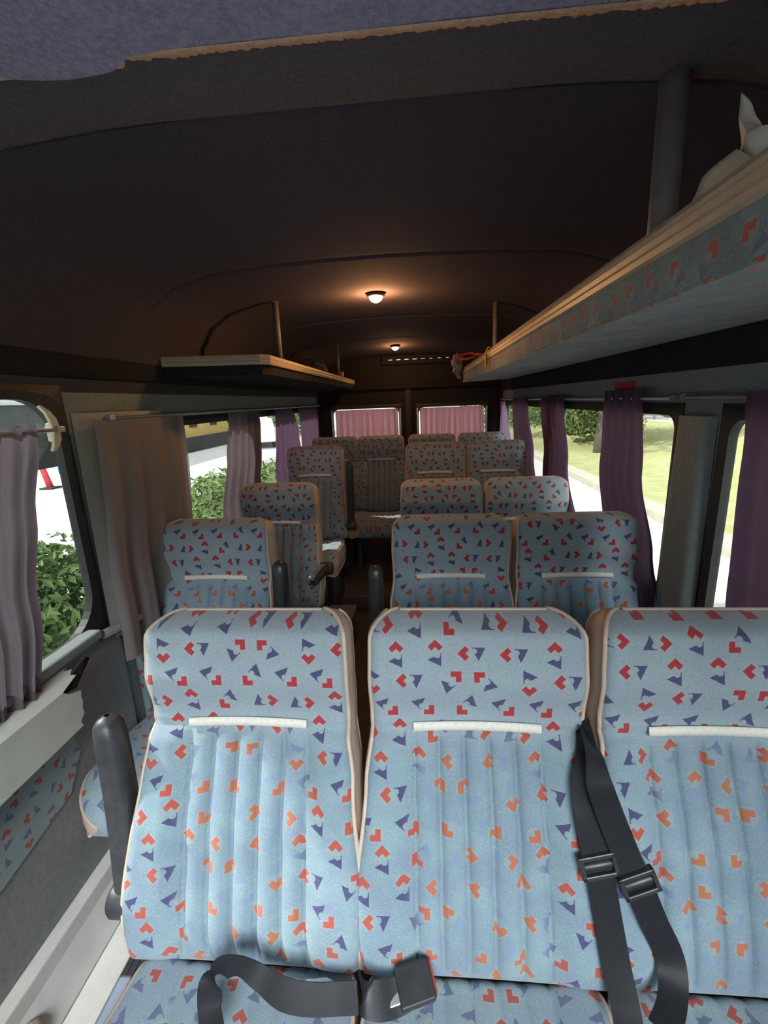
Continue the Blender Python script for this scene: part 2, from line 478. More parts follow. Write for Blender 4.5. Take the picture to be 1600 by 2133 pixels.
def leg_mesh(x):
    mb = MB()
    for y in (-.53, -.16): mb.box(x-.016, x+.016, y-.016, y+.016, .02, .345)
    mb.box(x-.02, x+.02, -.56, -.10, 0, .022)
    mb.box(x-.016, x+.016, -.53, -.16, .30, .33)
    return mb.mesh('leg')
def frame_mesh():
    mb = MB(); mb.box(-.19, .19, -.59, -.12, .318, .348)
    return mb.mesh('base_frame')
def pedestal_mesh():
    mb = MB(); n = 24
    def ring(z, k): return [Vector((math.copysign(abs(math.cos(a))**.5, math.cos(a))*.19*k, -.36+math.copysign(abs(math.sin(a))**.5, math.sin(a))*.21*k, z)) for a in [2*PI*i/n for i in range(n)]]
    R = [ring(0, .84), ring(.03, .93), ring(.08, .98), ring(.31, 1.0), ring(.345, .96)]
    mb.grid(lambda i, j: R[j][i], n, 5, True, cu=True)
    return mb.mesh('pedestal')

me_back = backpad.cushion_mesh('backrest'); me_back.materials.append(M['back'])
me_sides = [backpad.side_mesh('side_panel', sg) for sg in (-1, 1)]
me_band = make_band()
me_cush = cushpad.cushion_mesh('seat_cushion', .3)
me_cside = [cushpad.side_mesh('cushion_side', sg) for sg in (-1, 1)]
me_leg = [leg_mesh(x) for x in (-.165, .165)]
me_frame = frame_mesh(); me_ped = pedestal_mesh()
me_top = MB()
hh = backpad.h(0)
me_top.tube([PB(-hh-.0 + 2*hh*i/24, .001, -.045) for i in range(25)], .0042, 6)
me_top = me_top.mesh('top_piping')

def make_seat(arm=None):
    root = empty('bus_seat')
    b = link('backrest', me_back, M['back'], root)
    link('head_strap', me_band, M['white'], b)['label'] = 'white elastic strap across the backrest'
    for k in (0, 1): link('side_panel', me_sides[k], M['beige'], root)['label'] = 'beige piped side panel'
    link('top_piping', me_top, M['beige'], root)
    cu = link('seat_cushion', me_cush, M['seat'], root)
    for k in (0, 1): link('cushion_piping', me_cside[k], M['beige'], cu)
    link('base_frame', me_frame, M['steel'], root)
    for k in (0, 1): link('leg', me_leg[k], M['steel'], root)
    return root
proto = make_seat()

ROWY = [.815, 1.592, 2.370, 3.280, 4.112]
COL = dict(L=-.781, A=-.362, M=.0975, R=.540)
PLAT = .112
seats = [
 # row, column, label, armrest
 (0, 'A', 'blue patterned seat in the nearest row, leftmost, with a lap belt lying on its cushion', ((-.238, -.282), (-.165, .52), (-.075, .905))),
 (0, 'M', 'blue patterned seat in the middle of the nearest row, left of the two hanging straps', None),
 (0, 'R', 'blue-green patterned nearest-row seat cut off by the right edge of the photo', None),
 (1, 'L', 'single seat by the left wall, second row, upright armrest on its aisle side', (.262, (-.16, .55), (-.085, .955))),
 (1, 'M', 'aisle seat of the second row right of the gangway, upright black armrest at its left', (-.268, (-.16, .53), (-.085, .935))),
 (1, 'R', 'second-row seat beside the right window curtain, directly behind the two front right seats', None),
 (2, 'L', 'single seat by the left wall, third row, with its black armrest folded down', (.262, (-.10, .635), (-.44, .695))),
 (2, 'M', 'third-row seat beside the gangway on the right side, only its headrest showing', None),
 (2, 'R', 'third-row seat next to the right window, only its headrest showing', None),
 (3, 'L', 'single left-wall seat in the fourth row, on the raised platform, armrest folded up', (.272, (-.19, .50), (-.14, .985))),
 (3, 'M', 'fourth-row seat on the raised platform, right of the gangway', None),
 (3, 'R', 'fourth-row seat on the raised platform beside the right window curtain', None),
 (4, 'L', 'back-row seat in the left corner, mostly hidden behind the fourth-row single seat', None),
 (4, 'A', 'back-row seat facing down the gangway, its whole backrest visible', None),
 (4, 'M', 'back-row seat right of the gangway-facing one, before the right rear-door curtain', None),
 (4, 'R', 'back-row seat in the right corner beside the lilac curtain', None),
]
for n, (row, col, lab, arm) in enumerate(seats):
    o = proto if n == 0 else copy_tree(proto)
    z = PLAT if row > 2 else 0
    if row == 2: z = 0
    o.location = (COL[col], ROWY[row], z)
    tag(o, lab, 'seat', 'patterned bus seats in rows')
for o in [o for o in C.objects if o.name.startswith('bus_seat')]: pass
roots = [o for o in C.objects if o.type == 'EMPTY' and o.name.startswith('bus_seat')]
for o, (row, col, lab, arm) in zip(sorted(roots, key=lambda o: o.name), seats):
    if arm:
        a = link('armrest', armrest_mesh(*arm), M['armgrey'] if row == 0 else M['black'], o)
    if col == 'L':
        link('pedestal', me_ped, M['pedestal'], o)
    if row == 0 and col == 'A':
        mb = MB(); mb.box(-.262, -.236, -.33, -.20, .20, .40)
        mb.obj('side_bracket', M['palemetal'], o, bevel=.006)['label'] = 'pale blue-white metal side bracket'

# ------------------------------------------------------------------ the bus shell
XL, XR, YB, YF = -1.03, .80, 4.60, -1.15
XC = (XL+XR)/2
def wall(name, X, sgn, ys, z0, z1, holes, mat, th=.035, y0=YF, y1=YB):
    """side wall at X with rectangular window holes; sgn points outward"""
    mb = MB(); xs = (X, X+sgn*th)
    cuts = sorted(set([y0, y1] + [h for H in holes for h in H[:2]]))
    for a, b in zip(cuts, cuts[1:]):
        mid = (a+b)/2
        H = [h for h in holes if h[0] <= mid <= h[1]]
        segs = [(z0, z1)] if not H else [(z0, H[0][2]), (H[0][3], z1)]
        for c, d in segs:
            if d-c > 1e-4: mb.box(min(xs), max(xs), a, b, c, d)
    return mb.obj(name, mat)

def rrect(y0, y1, z0, z1, r, n=8):
    P = []
    for cy, cz, a0 in ((y1-r, z1-r, 0), (y0+r, z1-r, PI/2), (y0+r, z0+r, PI), (y1-r, z0+r, 1.5*PI)):
        for k in range(n+1):
            a = a0+PI/2*k/n; P.append((cy+r*math.cos(a), cz+r*math.sin(a)))
    return P

def window(idx, axis, at, sgn, y0, y1, z0, z1, r, rub=.035, label=None):
    """rubber frame (square outside, round inside) and pane; axis 'x': side wall, 'y': rear or front wall"""
    inner = rrect(y0+rub, y1-rub, z0+rub, z1-rub, r)
    cy, cz, hy, hz = (y0+y1)/2, (z0+z1)/2, (y1-y0)/2+.004, (z1-z0)/2+.004
    outer = []
    for a, b in inner:
        k = min(hy/abs(a-cy) if abs(a-cy) > 1e-6 else 1e9, hz/abs(b-cz) if abs(b-cz) > 1e-6 else 1e9)
        outer.append((cy+(a-cy)*k, cz+(b-cz)*k))
    # make sure the square corners exist
    n = len(inner)
    mk = (lambda d, p: Vector((at+sgn*d, p[0], p[1]))) if axis == 'x' else (lambda d, p: Vector((p[0], at+sgn*d, p[1])))
    mid = [((a[0]*.45+b[0]*.55), (a[1]*.45+b[1]*.55)) for a, b in zip(inner, outer)]
    for q, (cxn, czn) in enumerate(((y1+.004, z1+.004), (y0-.004, z1+.004), (y0-.004, z0-.004), (y1+.004, z0-.004))):
        outer[q*9+4] = (cxn, czn)
    loops = [[mk(.036, p) for p in outer], [mk(-.004, p) for p in outer], [mk(-.010, p) for p in mid], [mk(-.004, p) for p in inner], [mk(.020, p) for p in inner]]
    mb = MB(); mb.grid(lambda i, j: loops[j][i], n, 5, False, cu=True)
    root = empty('window_%d' % idx); tag(root, label, None, None, 'structure')
    mb.obj('window_frame', M['rubber'], root)
    g = MB(); pts = [mk(.012, p) for p in inner]; g.add(pts, [list(range(n))]); pts = [mk(.016, p) for p in inner]; g.add(pts, [list(range(n))])
    g.obj('pane', M['glass'], root)
    return root

LH = [(.60, 1.26, .815, 1.575), (1.78, 2.62, .80, 1.465), (2.74, 4.36, .80, 1.465)]  # unseen wall ahead of the door window shaped to keep sun off the cushions
RH = [(.15, 1.285, .80, 1.455), (1.475, 2.74, .80, 1.455), (2.86, 4.42, .80, 1.455)]
LHf = [(-.95, .10, .80, 1.60)] + LH
RHf = [(-.95, .05, .80, 1.60)] + RH
tag(wall('wall_left', XL, -1, None, .0, 1.63, LHf, M['grey']), 'grey moulded left wall with windows', None, None, 'structure')
tag(wall('wall_right', XR, 1, None, .0, 1.565, RHf, M['grey']), 'grey moulded right wall with windows', None, None, 'structure')
wn = 0
for H in LHf:
    wn += 1; window(wn, 'x', XL, -1, *H, .12 if H[0] == .60 else .07)
for H in RHf:
    wn += 1; window(wn, 'x', XR, 1, *H, .05)

# lower linings: left door card (grey), patterned panels
mb = MB(); mb.box(XL-.001, XL+.012, YF, 1.30, .14, .80); tag(mb.obj('trim_1', M['greylow'], bevel=.004), 'plain grey lower lining of the left side door', None, None, 'structure')
mb = MB(); mb.add([(XL+.013, .35, .62), (XL+.013, 1.02, .635), (XL+.013, 1.045, .545), (XL+.013, .98, .45), (XL+.013, .74, .405), (XL+.013, .35, .40),
                   (XL+.019, .35, .62), (XL+.019, 1.02, .635), (XL+.019, 1.045, .545), (XL+.019, .98, .45), (XL+.019, .74, .405), (XL+.019, .35, .40)],
                  [(0, 1, 2, 3, 4, 5), (6, 7, 8, 9, 10, 11)] + [(i, (i+1) % 6, 6+(i+1) % 6, 6+i) for i in range(6)])
tag(mb.obj('trim_2', M['wallfab'], uv='box'), 'patterned fabric inset on the left side door', None, None, 'structure')
mb = MB(); mb.box(XL-.001, XL+.022, 1.36, YB, .10, .775); tag(mb.obj('trim_3', M['wallfab'], uv='box', bevel=.008), 'patterned fabric lining under the left windows', None, None, 'structure')
mb = MB(); mb.box(XR-.022, XR+.001, YF, YB, .10, .775); tag(mb.obj('trim_4', M['wallfab'], uv='box', bevel=.008), 'patterned fabric lining under the right windows', None, None, 'structure')

# pillars stand proud of the wall and taper
def pillar(idx, X, s, y0, y1, z0, z1, d=.03, lab=''):
    mb = MB(); n = 13
    def Q(i, j):
        k = i/(n-1); z = z0+(z1-z0)*j/8
        fl = .02*(1-j/8)
        return Vector((X - s*(d*math.sin(PI*k)**.4 + .002 + fl*.3), y0-fl+(y1-y0+2*fl)*k, z))
    mb.grid(Q, n, 9)
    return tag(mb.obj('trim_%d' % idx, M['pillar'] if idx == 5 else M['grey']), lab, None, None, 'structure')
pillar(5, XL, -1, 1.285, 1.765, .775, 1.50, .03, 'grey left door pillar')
pillar(6, XR, 1, 1.305, 1.468, .775, 1.425, .035, 'grey pillar between the two near right windows')
pillar(7, XL, -1, 2.63, 2.735, .775, 1.45, .03, 'grey left pillar farther back')
pillar(8, XR, 1, 2.75, 2.855, .775, 1.44, .03, 'grey right pillar farther back')

# floor, step sill, platform
mb = MB(); mb.box(XL-.03, XR+.03, YF, YB+.03, -.06, 0)
tag(mb.obj('floor', M['ply']), 'brown vinyl bus floor', None, None, 'structure')
mb = MB(); mb.box(XL+.024, XR-.024, 3.05, YB-.01, .0005, PLAT)
tag(mb.obj('trim_9', M['ply'], bevel=.006), 'raised rear floor platform', None, None, 'structure')
mb = MB()
mb.add([(XL+.013, YF, .15), (XL+.013, 1.32, .15), (XL+.05, 1.32, .145), (XL+.05, YF, .145), (XL+.055, 1.32, .10), (XL+.055, YF, .10), (-.93, 1.32, .012), (-.93, YF, .012), (-.93, 1.32, .001), (-.93, YF, .001), (XL+.013, 1.32, .001), (XL+.013, YF, .001)],
       [(0, 3, 2, 1), (3, 5, 4, 2), (5, 7, 6, 4), (7, 9, 8, 6), (0, 1, 10, 11), (1, 2, 4, 6, 8, 10), (0, 11, 9, 7, 5, 3), (8, 9, 11, 10)])
tag(mb.obj('trim_10', M['sill'], bevel=.005), 'pale grey sill along the foot of the left wall', None, None, 'structure')
mb = MB(); mb.box(-.928, -.845, YF, 1.22, .001, .010)
tag(mb.obj('trim_11', M['tread'], bevel=.002), 'step tread strip painted pale as if sunlit beside the floor mat', None, None, 'structure')
root = empty('floor_mat', (-.73, .2, 0)); tag(root, 'dark ribbed floor mat on the entrance floor left of the nearest seats', 'mat')
mb = MB(); mb.box(-.11, .16, -1.2, 1.0, .001, .006)
o = mb.obj('mat_base', M['mat'], root)
mb = MB()
for k in range(14): mb.box(-.105+.019*k, -.099+.019*k, -1.2, 1.0, .006, .0095)
mb.obj('mat_ribs', M['mat'], root)

# ceiling: profile swept along the bus with four panel joints
prof = [(.915, 1.56), (.908, 1.66), (.885, 1.76), (.83, 1.85), (.74, 1.91), (.60, 1.948), (.42, 1.962), (.2, 1.970), (0, 1.972)]
prof = [(XC+a, z) for a, z in prof] + [(XC-a, z) for a, z in reversed(prof[:-1])]
def ceil_z(x):
    for (a, z), (b, w) in zip(prof, prof[1:]):
        if b <= x <= a: return w+(z-w)*(x-b)/(a-b)
    return 1.56
mb = MB()
yst = [.86]; zoff = [.0]
for y in (1.66, 2.80, 3.66):
    yst += [y-.03, y-.007, y-.002, y+.002, y+.006, y+.03]; zoff += [.0, .0, .005, .005, -.002, -.002]
yst += [4.0, 4.2, YB+.02]; zoff += [-.004, -.02, -.05]

mb.grid(lambda i, j: Vector((prof[i][0], yst[j], prof[i][1]+(zoff[j] if prof[i][1] > 1.8 else 0))), len(prof), len(yst), smooth=True)
tag(mb.obj('ceiling', M['ceil']), 'charcoal fabric ceiling with cross seams', None, None, 'structure')
# cab headliner, lower than the passenger ceiling, with a torn raw edge
def edge_y(x):
    y = .655 + .018*(x+.4)*(.4) 
    if x < -.36: y += .016*sst(.36, .375, -x)
    return y
mb = MB(); nx = 90
def CH(i, j):
    x = XL+.02+(XR-XL-.04)*i/(nx-1)
    e = edge_y(x)
    if j == 0: return Vector((x, -.54, min(1.93, ceil_z(x)-.01)))
    z = 1.93 + .006*noise.noise(Vector((x*4, j, 0)))
    if -.55 < x < -.36 and j > 2: z -= .008*math.sin(PI*(x+.55)/.19)*(j/7)
    zz = min(z, ceil_z(x)-.012)
    return Vector((x, -.54+(e+.54)*j/7, zz))
mb.grid(CH, nx, 8)
hl = tag(mb.obj('trim_12', M['cabhead']), 'blue-grey cab headliner ending in a frayed tan edge', None, None, 'structure')
mb = MB()
nx2 = 420
def FE(i, j):
    x = XL+.06+(XR-XL-.12)*i/(nx2-1)
    z = min(1.931, ceil_z(x)-.011)
    jag = .016+.014*abs(noise.noise(Vector((x*60, 0, 3))))+.006*random.random()
    if x < -.36: jag *= .35
    e = edge_y(x)
    return [Vector((x, e-.003, z-.002)), Vector((x, e+.002, z-.003)), Vector((x, e+jag, z-.001+.3*jag)), Vector((x, e+jag, z+.004+.3*jag))][j]
mb.grid(FE, nx2, 4)
mb.obj('frayed_edge', M['frayed'], hl)['label'] = 'frayed tan raw edge of the headliner'
mb = MB(); nx3 = 60
def HB(i, j):
    x = XL+.03+(XR-XL-.06)*i/(nx3-1); e = edge_y(x); zc = ceil_z(x)
    return [Vector((x, e-.002, min(1.937, zc-.009))), Vector((x, e+.09, min(1.958, zc-.004))), Vector((x, .842, min(1.958, zc-.006))), Vector((x, .855, zc-.001+.004)), Vector((x, .866, zc+.001))][j]
mb.grid(HB, nx3, 5)
tag(mb.obj('trim_13', M['headband']), 'dark grey ceiling band behind the frayed edge', None, None, 'structure')
# roof skin over the cab so that only the windscreen lets light in
mb = MB()
mb.box(XL-.03, XR+.03, -.52, .9, 1.985, 2.01)
mb.box(XL-.03, XL-.002, YF, .9, 1.60, 1.99); mb.box(XR+.002, XR+.03, YF, .9, 1.55, 1.99)
mb.add([(XL, -.50, 1.99), (XR, -.50, 1.99), (XR, -.55, 1.90), (XL, -.55, 1.90)], [(0, 1, 2, 3)])
tag(mb.obj('wall_front', M['headband']), 'cab roof and header', None, None, 'structure')
mb = MB(); mb.box(XL, XR, YF-.25, YF, .0, .92)
tag(mb.obj('wall_dash', M['greylow']), 'dashboard wall below the windscreen', None, None, 'structure')
g = MB(); g.add([(XL, YF, .92), (XR, YF, .92), (XR, -.55, 1.90), (XL, -.55, 1.90)], [(0, 1, 2, 3)])
wroot = empty('window_9'); tag(wroot, 'windscreen', None, None, 'structure'); g.obj('pane', M['glass'], wroot)

# dark upholstery band on both sides between windows and racks
for X, s, z0, z1, idx in ((XR, 1, 1.553, 1.66, 14), (XL, -1, 1.60, 1.66, 15)):
    mb = MB(); n = 40
    mb.grid(lambda i, j: Vector((X - s*[.003, .022, .020, .004][j], .2+(YB-.21)*i/(n-1), [z0, z0+.006, z1-.01, z1+.02][j])), n, 4)
    tag(mb.obj('trim_%d' % idx, M['dark']), 'dark upholstered band above the %s windows' % ('right' if s > 0 else 'left'), None, None, 'structure')

# rear wall and two rear doors
def quad_wall(name, holes, x0, x1, z0, z1, y, mat, th=.03):
    mb = MB(); cuts = sorted(set([x0, x1]+[h for H in holes for h in H[:2]]))
    for a, b in zip(cuts, cuts[1:]):
        mid = (a+b)/2; H = [h for h in holes if h[0] <= mid <= h[1]]
        for c, d in ([(z0, z1)] if not H else [(z0, H[0][2]), (H[0][3], z1)]):
            mb.box(a, b, y, y+th, c, d)
    return mb.obj(name, mat)
DZ = 1.615
WLr, WRr = (-.905, -.185, .82, 1.462), (-.045, .665, .82, 1.455)
tag(quad_wall('door_1', [WLr], XL-.03, -.128, PLAT, DZ, YB-.005, M['dark']), 'left rear door with a curtained window', None, None, 'structure')
tag(quad_wall('door_2', [WRr], -.112, XR+.03, PLAT, DZ, YB-.005, M['dark']), 'right rear door with a curtained window', None, None, 'structure')
mb = MB(); mb.box(-.15, -.09, YB-.02, YB+.03, PLAT, DZ); tag(mb.obj('trim_16', M['rubber'], bevel=.006), 'black seal between the rear doors', None, None, 'structure')
mb = MB(); mb.box(XL-.03, XR+.03, YB+.0, YB+.03, DZ, 1.99); mb.box(XL+.03, XR-.03, YB-.05, YB, DZ, DZ+.02)
tag(mb.obj('wall_rear', M['dark']), 'dark panel above the rear doors', None, None, 'structure')
window(10, 'y', YB-.005, 1, *WLr, .06, .03); window(11, 'y', YB-.005, 1, *WRr, .06, .03)
# reveals: pale edge strips beside the rear windows
for n_, x in enumerate((-.888, -.2, -.03, .645)):
    mb = MB(); mb.box(x-.008, x+.008, YB-.022, YB-.008, .84, 1.42)
    tag(mb.obj('trim_%d' % (17+n_), M['alum'], bevel=.003), 'pale strip beside a rear door window', None, None, 'structure')
# slotted vent
root = empty('air_vent', (-.005, YB-.03, 1.885)); tag(root, 'dark slotted vent with a row of glowing pale slits above the rear doors', 'vent')
mb = MB(); mb.box(-.36, .36, -.012, .03, -.05, .03); mb.obj('vent_panel', M['dark'], root, bevel=.004)
for k in range(8):
    mb = MB(); w = .020 if k < 5 else .014; h_ = .0065 if k < 4 else .004
    x = -.275+.078*k
    mb.box(x-w, x+w, -.0145, -.011, -.006-h_/2, -.006+h_/2); mb.obj('slot', M['glowslot'], root)

# ------------------------------------------------------------------ luggage racks
def sweep(mb, prof2, path, closed=True):
    """sweep a closed (out, up) profile along a polyline in plan; path items are (point, outward unit vector)"""
    mb.grid(lambda i, j: path[j][0] + path[j][1]*prof2[i][0] + Vector((0, 0, prof2[i][1])), len(prof2), len(path), False, cu=True)
    n = len(prof2); b = len(mb.v)-n*len(path)
    mb.f.append([b+k for k in range(n)]); mb.sm.append(False)
    mb.f.append([b+n*(len(path)-1)+k for k in reversed(range(n))]); mb.sm.append(False)
root = empty('luggage_rack', (0, 0, 0)); tag(root, 'long overhead luggage rack on the right side with a pale beige edge rail', 'luggage rack')
XRK = .365
mb = MB()
pr = [(.0, .0), (-.006, .004), (-.006, .014), (0, .018), (-.002, .021), (-.002, .031), (.002, .034), (-.002, .040), (.004, .050), (.014, .050), (.018, .040), (.018, .0)]
pr = [(-a if False else a, z) for a, z in pr]
sweep(mb, pr, [(Vector((XRK, y, 1.694)), Vector((1, 0, 0))) for y in (-.2, 4.02)])
mb.obj('rail', M['rail'], root)['label'] = 'pale beige grooved edge rail'
mb = MB(); n = 3
mb.box(XRK+.002, XRK+.016, -.2, 4.02, 1.636, 1.694)
mb.obj('fascia', M['rackfab_shaded'], root, uv='box')
mb = MB(); mb.add([(XRK+.004, -.2, 1.630), (XR-.02, -.2, 1.645), (XR-.02, 4.1, 1.645), (XRK+.004, 4.1, 1.630), (XRK+.004, -.2, 1.642), (XR-.02, -.2, 1.657), (XR-.02, 4.1, 1.657), (XRK+.004, 4.1, 1.642)],
                  [(0, 1, 2, 3), (7, 6, 5, 4), (0, 4, 5, 1), (1, 5, 6, 2), (2, 6, 7, 3), (3, 7, 4, 0)])
mb.obj('shelf', M['rackfab_shaded'], root, uv='box')
for y, r in ((.835, .0205), (2.47, .0135)):
    mb = MB(); mb.tube([(XRK+.024, y, 1.64), (XRK+.022, y, 1.75), (XRK+.020, y, ceil_z(XRK+.02)+.005)], r, 16)
    mb.obj('support_post', M['post'], root)
root = empty('luggage_rack', (0, 0, 0)); tag(root, 'short overhead luggage rack on the left side, its front end turning to the wall', 'luggage rack')
XLK = -.615
c0, c1 = Vector((XL+.015, 1.80, 1.664)), Vector((XLK-.03, 1.885, 1.664))
mb = MB()
pr2 = [(-.003, 0), (-.005, .012), (-.003, .018), (-.005, .024), (-.004, .036), (.004, .040), (.014, .040), (.016, 0)]
sweep(mb, pr2, [(c0, Vector((.12, 1, 0)).normalized()), (c1, Vector((0, 1, 0))), (Vector((XLK, 1.915, 1.664)), Vector((-.8, .6, 0))), (Vector((XLK, 1.96, 1.664)), Vector((-1, 0, 0))), (Vector((XLK-.01, 4.45, 1.664)), Vector((-1, 0, 0)))])
mb.obj('rail', M['rail'], root)['label'] = 'pale beige edge rail bent round to the wall'
mb = MB()
mb.add([(XL+.015, 1.81, 1.625), (XLK-.03, 1.895, 1.625), (XLK-.01, 1.965, 1.625), (XLK-.01, 4.45, 1.625), (XL+.015, 4.45, 1.625),
        (XL+.015, 1.81, 1.665), (XLK-.03, 1.895, 1.665), (XLK-.01, 1.965, 1.665), (XLK-.01, 4.45, 1.665), (XL+.015, 4.45, 1.665)],
       [(4, 3, 2, 1, 0), (5, 6, 7, 8, 9)] + [(i, (i+1) % 5, 5+(i+1) % 5, 5+i) for i in range(5)])
mb.obj('shelf', M['dark'], root)  # rack fabric drawn in dark upholstery; its shade is put into the colour
for y, r in ((2.16, .014), (3.72, .012)):
    mb = MB(); mb.tube([(XLK-.030, y, 1.65), (XLK-.030, y, 1.8), (XLK-.030, y, ceil_z(XLK-.03)+.004)], r, 14)
    mb.obj('support_post', M['post'], root)

# things lying in the racks
def crumple(name, outline, origin, ex, ey, mat, depth=.03, amp=.012, seed=0, n=14):
    """a crumpled sheet or bag filled from an outline given in the plane (ex, ey), with real depth"""
    mb = MB(); ez = ex.cross(ey).normalized(); c = (sum(p[0] for p in outline)/len(outline), sum(p[1] for p in outline)/len(outline))
    m = len(outline)
    dense = []
    for k in range(m):
        a, b = outline[k], outline[(k+1) % m]
        for q in range(4): dense.append((a[0]+(b[0]-a[0])*q/4, a[1]+(b[1]-a[1])*q/4))
    m = len(dense)
    def Q(i, j, side):
        t = j/(n-1); p = dense[i]
        x, y = c[0]+(p[0]-c[0])*t, c[1]+(p[1]-c[1])*t
        nz = noise.noise(Vector((x*22+seed, y*22, seed*1.7)))*amp
        d = side*depth*(1-t**3)*.5 + nz
        return origin + ex*x + ey*y + ez*d
    for side in (1, -1): mb.grid(lambda i, j: Q(i, j, side), m, n, True, flip=side < 0, cu=True)
    return mb.obj(name, mat)
def px_outline(pts, plane_x):
    P = [on_x(u, v, plane_x) for u, v in pts]; o = P[0]
    return o, [((p-o).y, (p-o).z) for p in P]
o_, ol = px_outline([(1548, 190), (1560, 235), (1575, 252), (1600, 262), (1660, 250), (1690, 330), (1640, 400), (1560, 345), (1548, 215)], .47)
ol = [(a, max(b, 1.665-o_.z)) for a, b in ol]
tag(crumple('paper_sheet', ol, o_, Vector((.25, 1, 0)).normalized(), Vector((0, 0, 1)), M['paper'], .02, .006, 2), 'torn white paper sheet standing up in the right luggage rack', 'paper')
o_, ol = px_outline([(1430, 440), (1478, 368), (1490, 350), (1552, 308), (1600, 330), (1640, 420), (1560, 470), (1440, 480)], .44)
ol = [(a, max(b, 1.66-o_.z)) for a, b in ol]
tag(crumple('paper_bag', ol, o_, Vector((.1, 1, 0)).normalized(), Vector((0, 0, 1)), M['kraft'], .05, .010, 5), 'crumpled cream paper bag lying low behind the right rack rail', 'bag')
# red scissors-like ring handle, yellow tag and rag at the far end of the right rack
p = Vector((.31, 3.0, 1.735))
root = empty('cable_loop', (.345, 2.93, 1.70)); tag(root, 'glossy red loop hooked over the far end of the right rack rail', 'loop')
mb = MB(); mb.tube([(-.055+.052*math.cos(a), .0+.02*math.sin(a), .045+.017*math.sin(a)+.006*math.cos(a)) for a in [2*PI*k/28 for k in range(28)]], .0075, 8, closed=True)
mb.obj('ring', M['redplastic'], root)
mb = MB(); mb.tube([(-.006, 0, .052), (.02, .0, .054), (.04, 0, .048), (.045, 0, .03)], [.011, .012, .010, .006], 8); mb.obj('grip', M['redplastic'], root)
root = empty('luggage_tag', (XRK-.012, 2.52, 1.735)); tag(root, 'yellow plastic tag hanging over the right rack rail by the thin post', 'tag')
mb = MB(); mb.tube([(.02, 0, .012), (.005, 0, .016), (-.004, 0, .0), (-.003, 0, -.02)], .003, 6); mb.obj('loop', M['yellow'], root)
mb = MB()
ou = [(.0, -.01), (.012, -.02), (.0135, -.06), (.011, -.088), (0, -.097), (-.011, -.088), (-.0135, -.06), (-.012, -.02)]
inn = [(.0, -.068), (.004, -.071), (.005, -.078), (.003, -.085), (0, -.087), (-.003, -.085), (-.005, -.078), (-.004, -.071)]
T = lambda a, d: Vector((a[0]*.5-.004+d, a[0]*.9, a[1]))
Lp = [[T(a, .002) for a in ou], [T(a, -.002) for a in ou], [T(a, -.002) for a in inn], [T(a, .002) for a in inn]]
mb.grid(lambda i, j: Lp[j][i], 8, 4, False, cu=True, cv=True); mb.obj('plate', M['yellow'], root)

def blob(name, loc, r, mat, seed=1, amp=.35, sub=4, fr=2.2):
    bm = bmesh.new(); bmesh.ops.create_icosphere(bm, subdivisions=sub, radius=1)
    for v in bm.verts:
        q = v.co.normalized(); k = 1+amp*noise.fractal(q*fr+Vector((seed, seed*2, 0)), .6, 2.1, 4)
        v.co = Vector((q.x*r[0]*k, q.y*r[1]*k, q.z*r[2]*k))
    for f in bm.faces: f.smooth = True
    me = bpy.data.meshes.new(name); bm.to_mesh(me); bm.free()
    return link(name, me, mat, None, loc)
rg = blob('cleaning_rag', (.315, 3.95, 1.775), (.04, .05, .075), M['rag'], 4, .7); tag(rg, 'crumpled grey rag at the far end of the right rack', 'rag')
mb = MB(); mb.tube([(.315, 3.95, 1.72), (.33, 3.97, 1.67), (.345, 4.0, 1.655)], [.03, .018, .008], 8)
rt_ = mb.obj('rag_tail', M['rag'], None); rt_.parent = rg; rt_.matrix_parent_inverse = Matrix.Translation((-.315, -3.95, -1.775))
tag(blob('holdall_bag', (-.79, 3.45, 1.748), (.10, .22, .068), M['bag'], 9, .25), 'dark soft bag lying on the left rack near the rear post', 'bag')
tag(blob('bottle_cap', (-.632, 3.80, 1.722), (.018, .018, .026), emit('pink_plastic', (.6, .15, .12), 0.0) if False else noisy('pink_plastic', (.72, .25, .22), (.62, .2, .18), 20, .4, 0), 3, .05), 'small pink cap beside the rear post of the left rack', 'cap')

# sticker on the right panel
mb = MB(); a = on_x(1300, 805, XR-.004)
mb.box(XR-.0035, XR-.0005, a.y-.09, a.y+.09, 1.508, 1.536)
tag(mb.obj('warning_sticker', M['red']), 'small red sticker on the grey panel above the right curtain', 'sticker')

# ------------------------------------------------------------------ ceiling lamps
for n_, (x, y, lab) in enumerate(((-.19, 2.19, 'lit round warm ceiling lamp, the nearer and larger of the two'), (-.205, 4.10, 'lit round warm ceiling lamp at the rear, above the slotted vent'))):
    zc = 1.966 if n_ == 0 else 1.955
    root = empty('ceiling_lamp', (x, y, zc)); tag(root, lab, 'ceiling lamp', 'warm ceiling lamps')
    mb = MB(); mb.lathe([(.0005, .0), (.040, .0), (.042, -.006), (.036, -.012), (.026, -.012), (.024, -.004), (.0005, -.004)], 28); mb.obj('lamp_housing', M['black'], root)
    mb = MB(); mb.lathe([(.030, -.008), (.029, -.018), (.022, -.028), (.011, -.034), (.0004, -.035)], 24); mb.obj('bulb', M['bulb'], root)
    ld = bpy.data.lights.new('lamp_glow', 'POINT'); ld.energy = 10 if n_ == 0 else 4.5; ld.color = (1, .46, .16); ld.shadow_soft_size = .02
    lo = bpy.data.objects.new('lamp_glow', ld); C.objects.link(lo); lo.parent = root; lo.location = (0, 0, -.06)

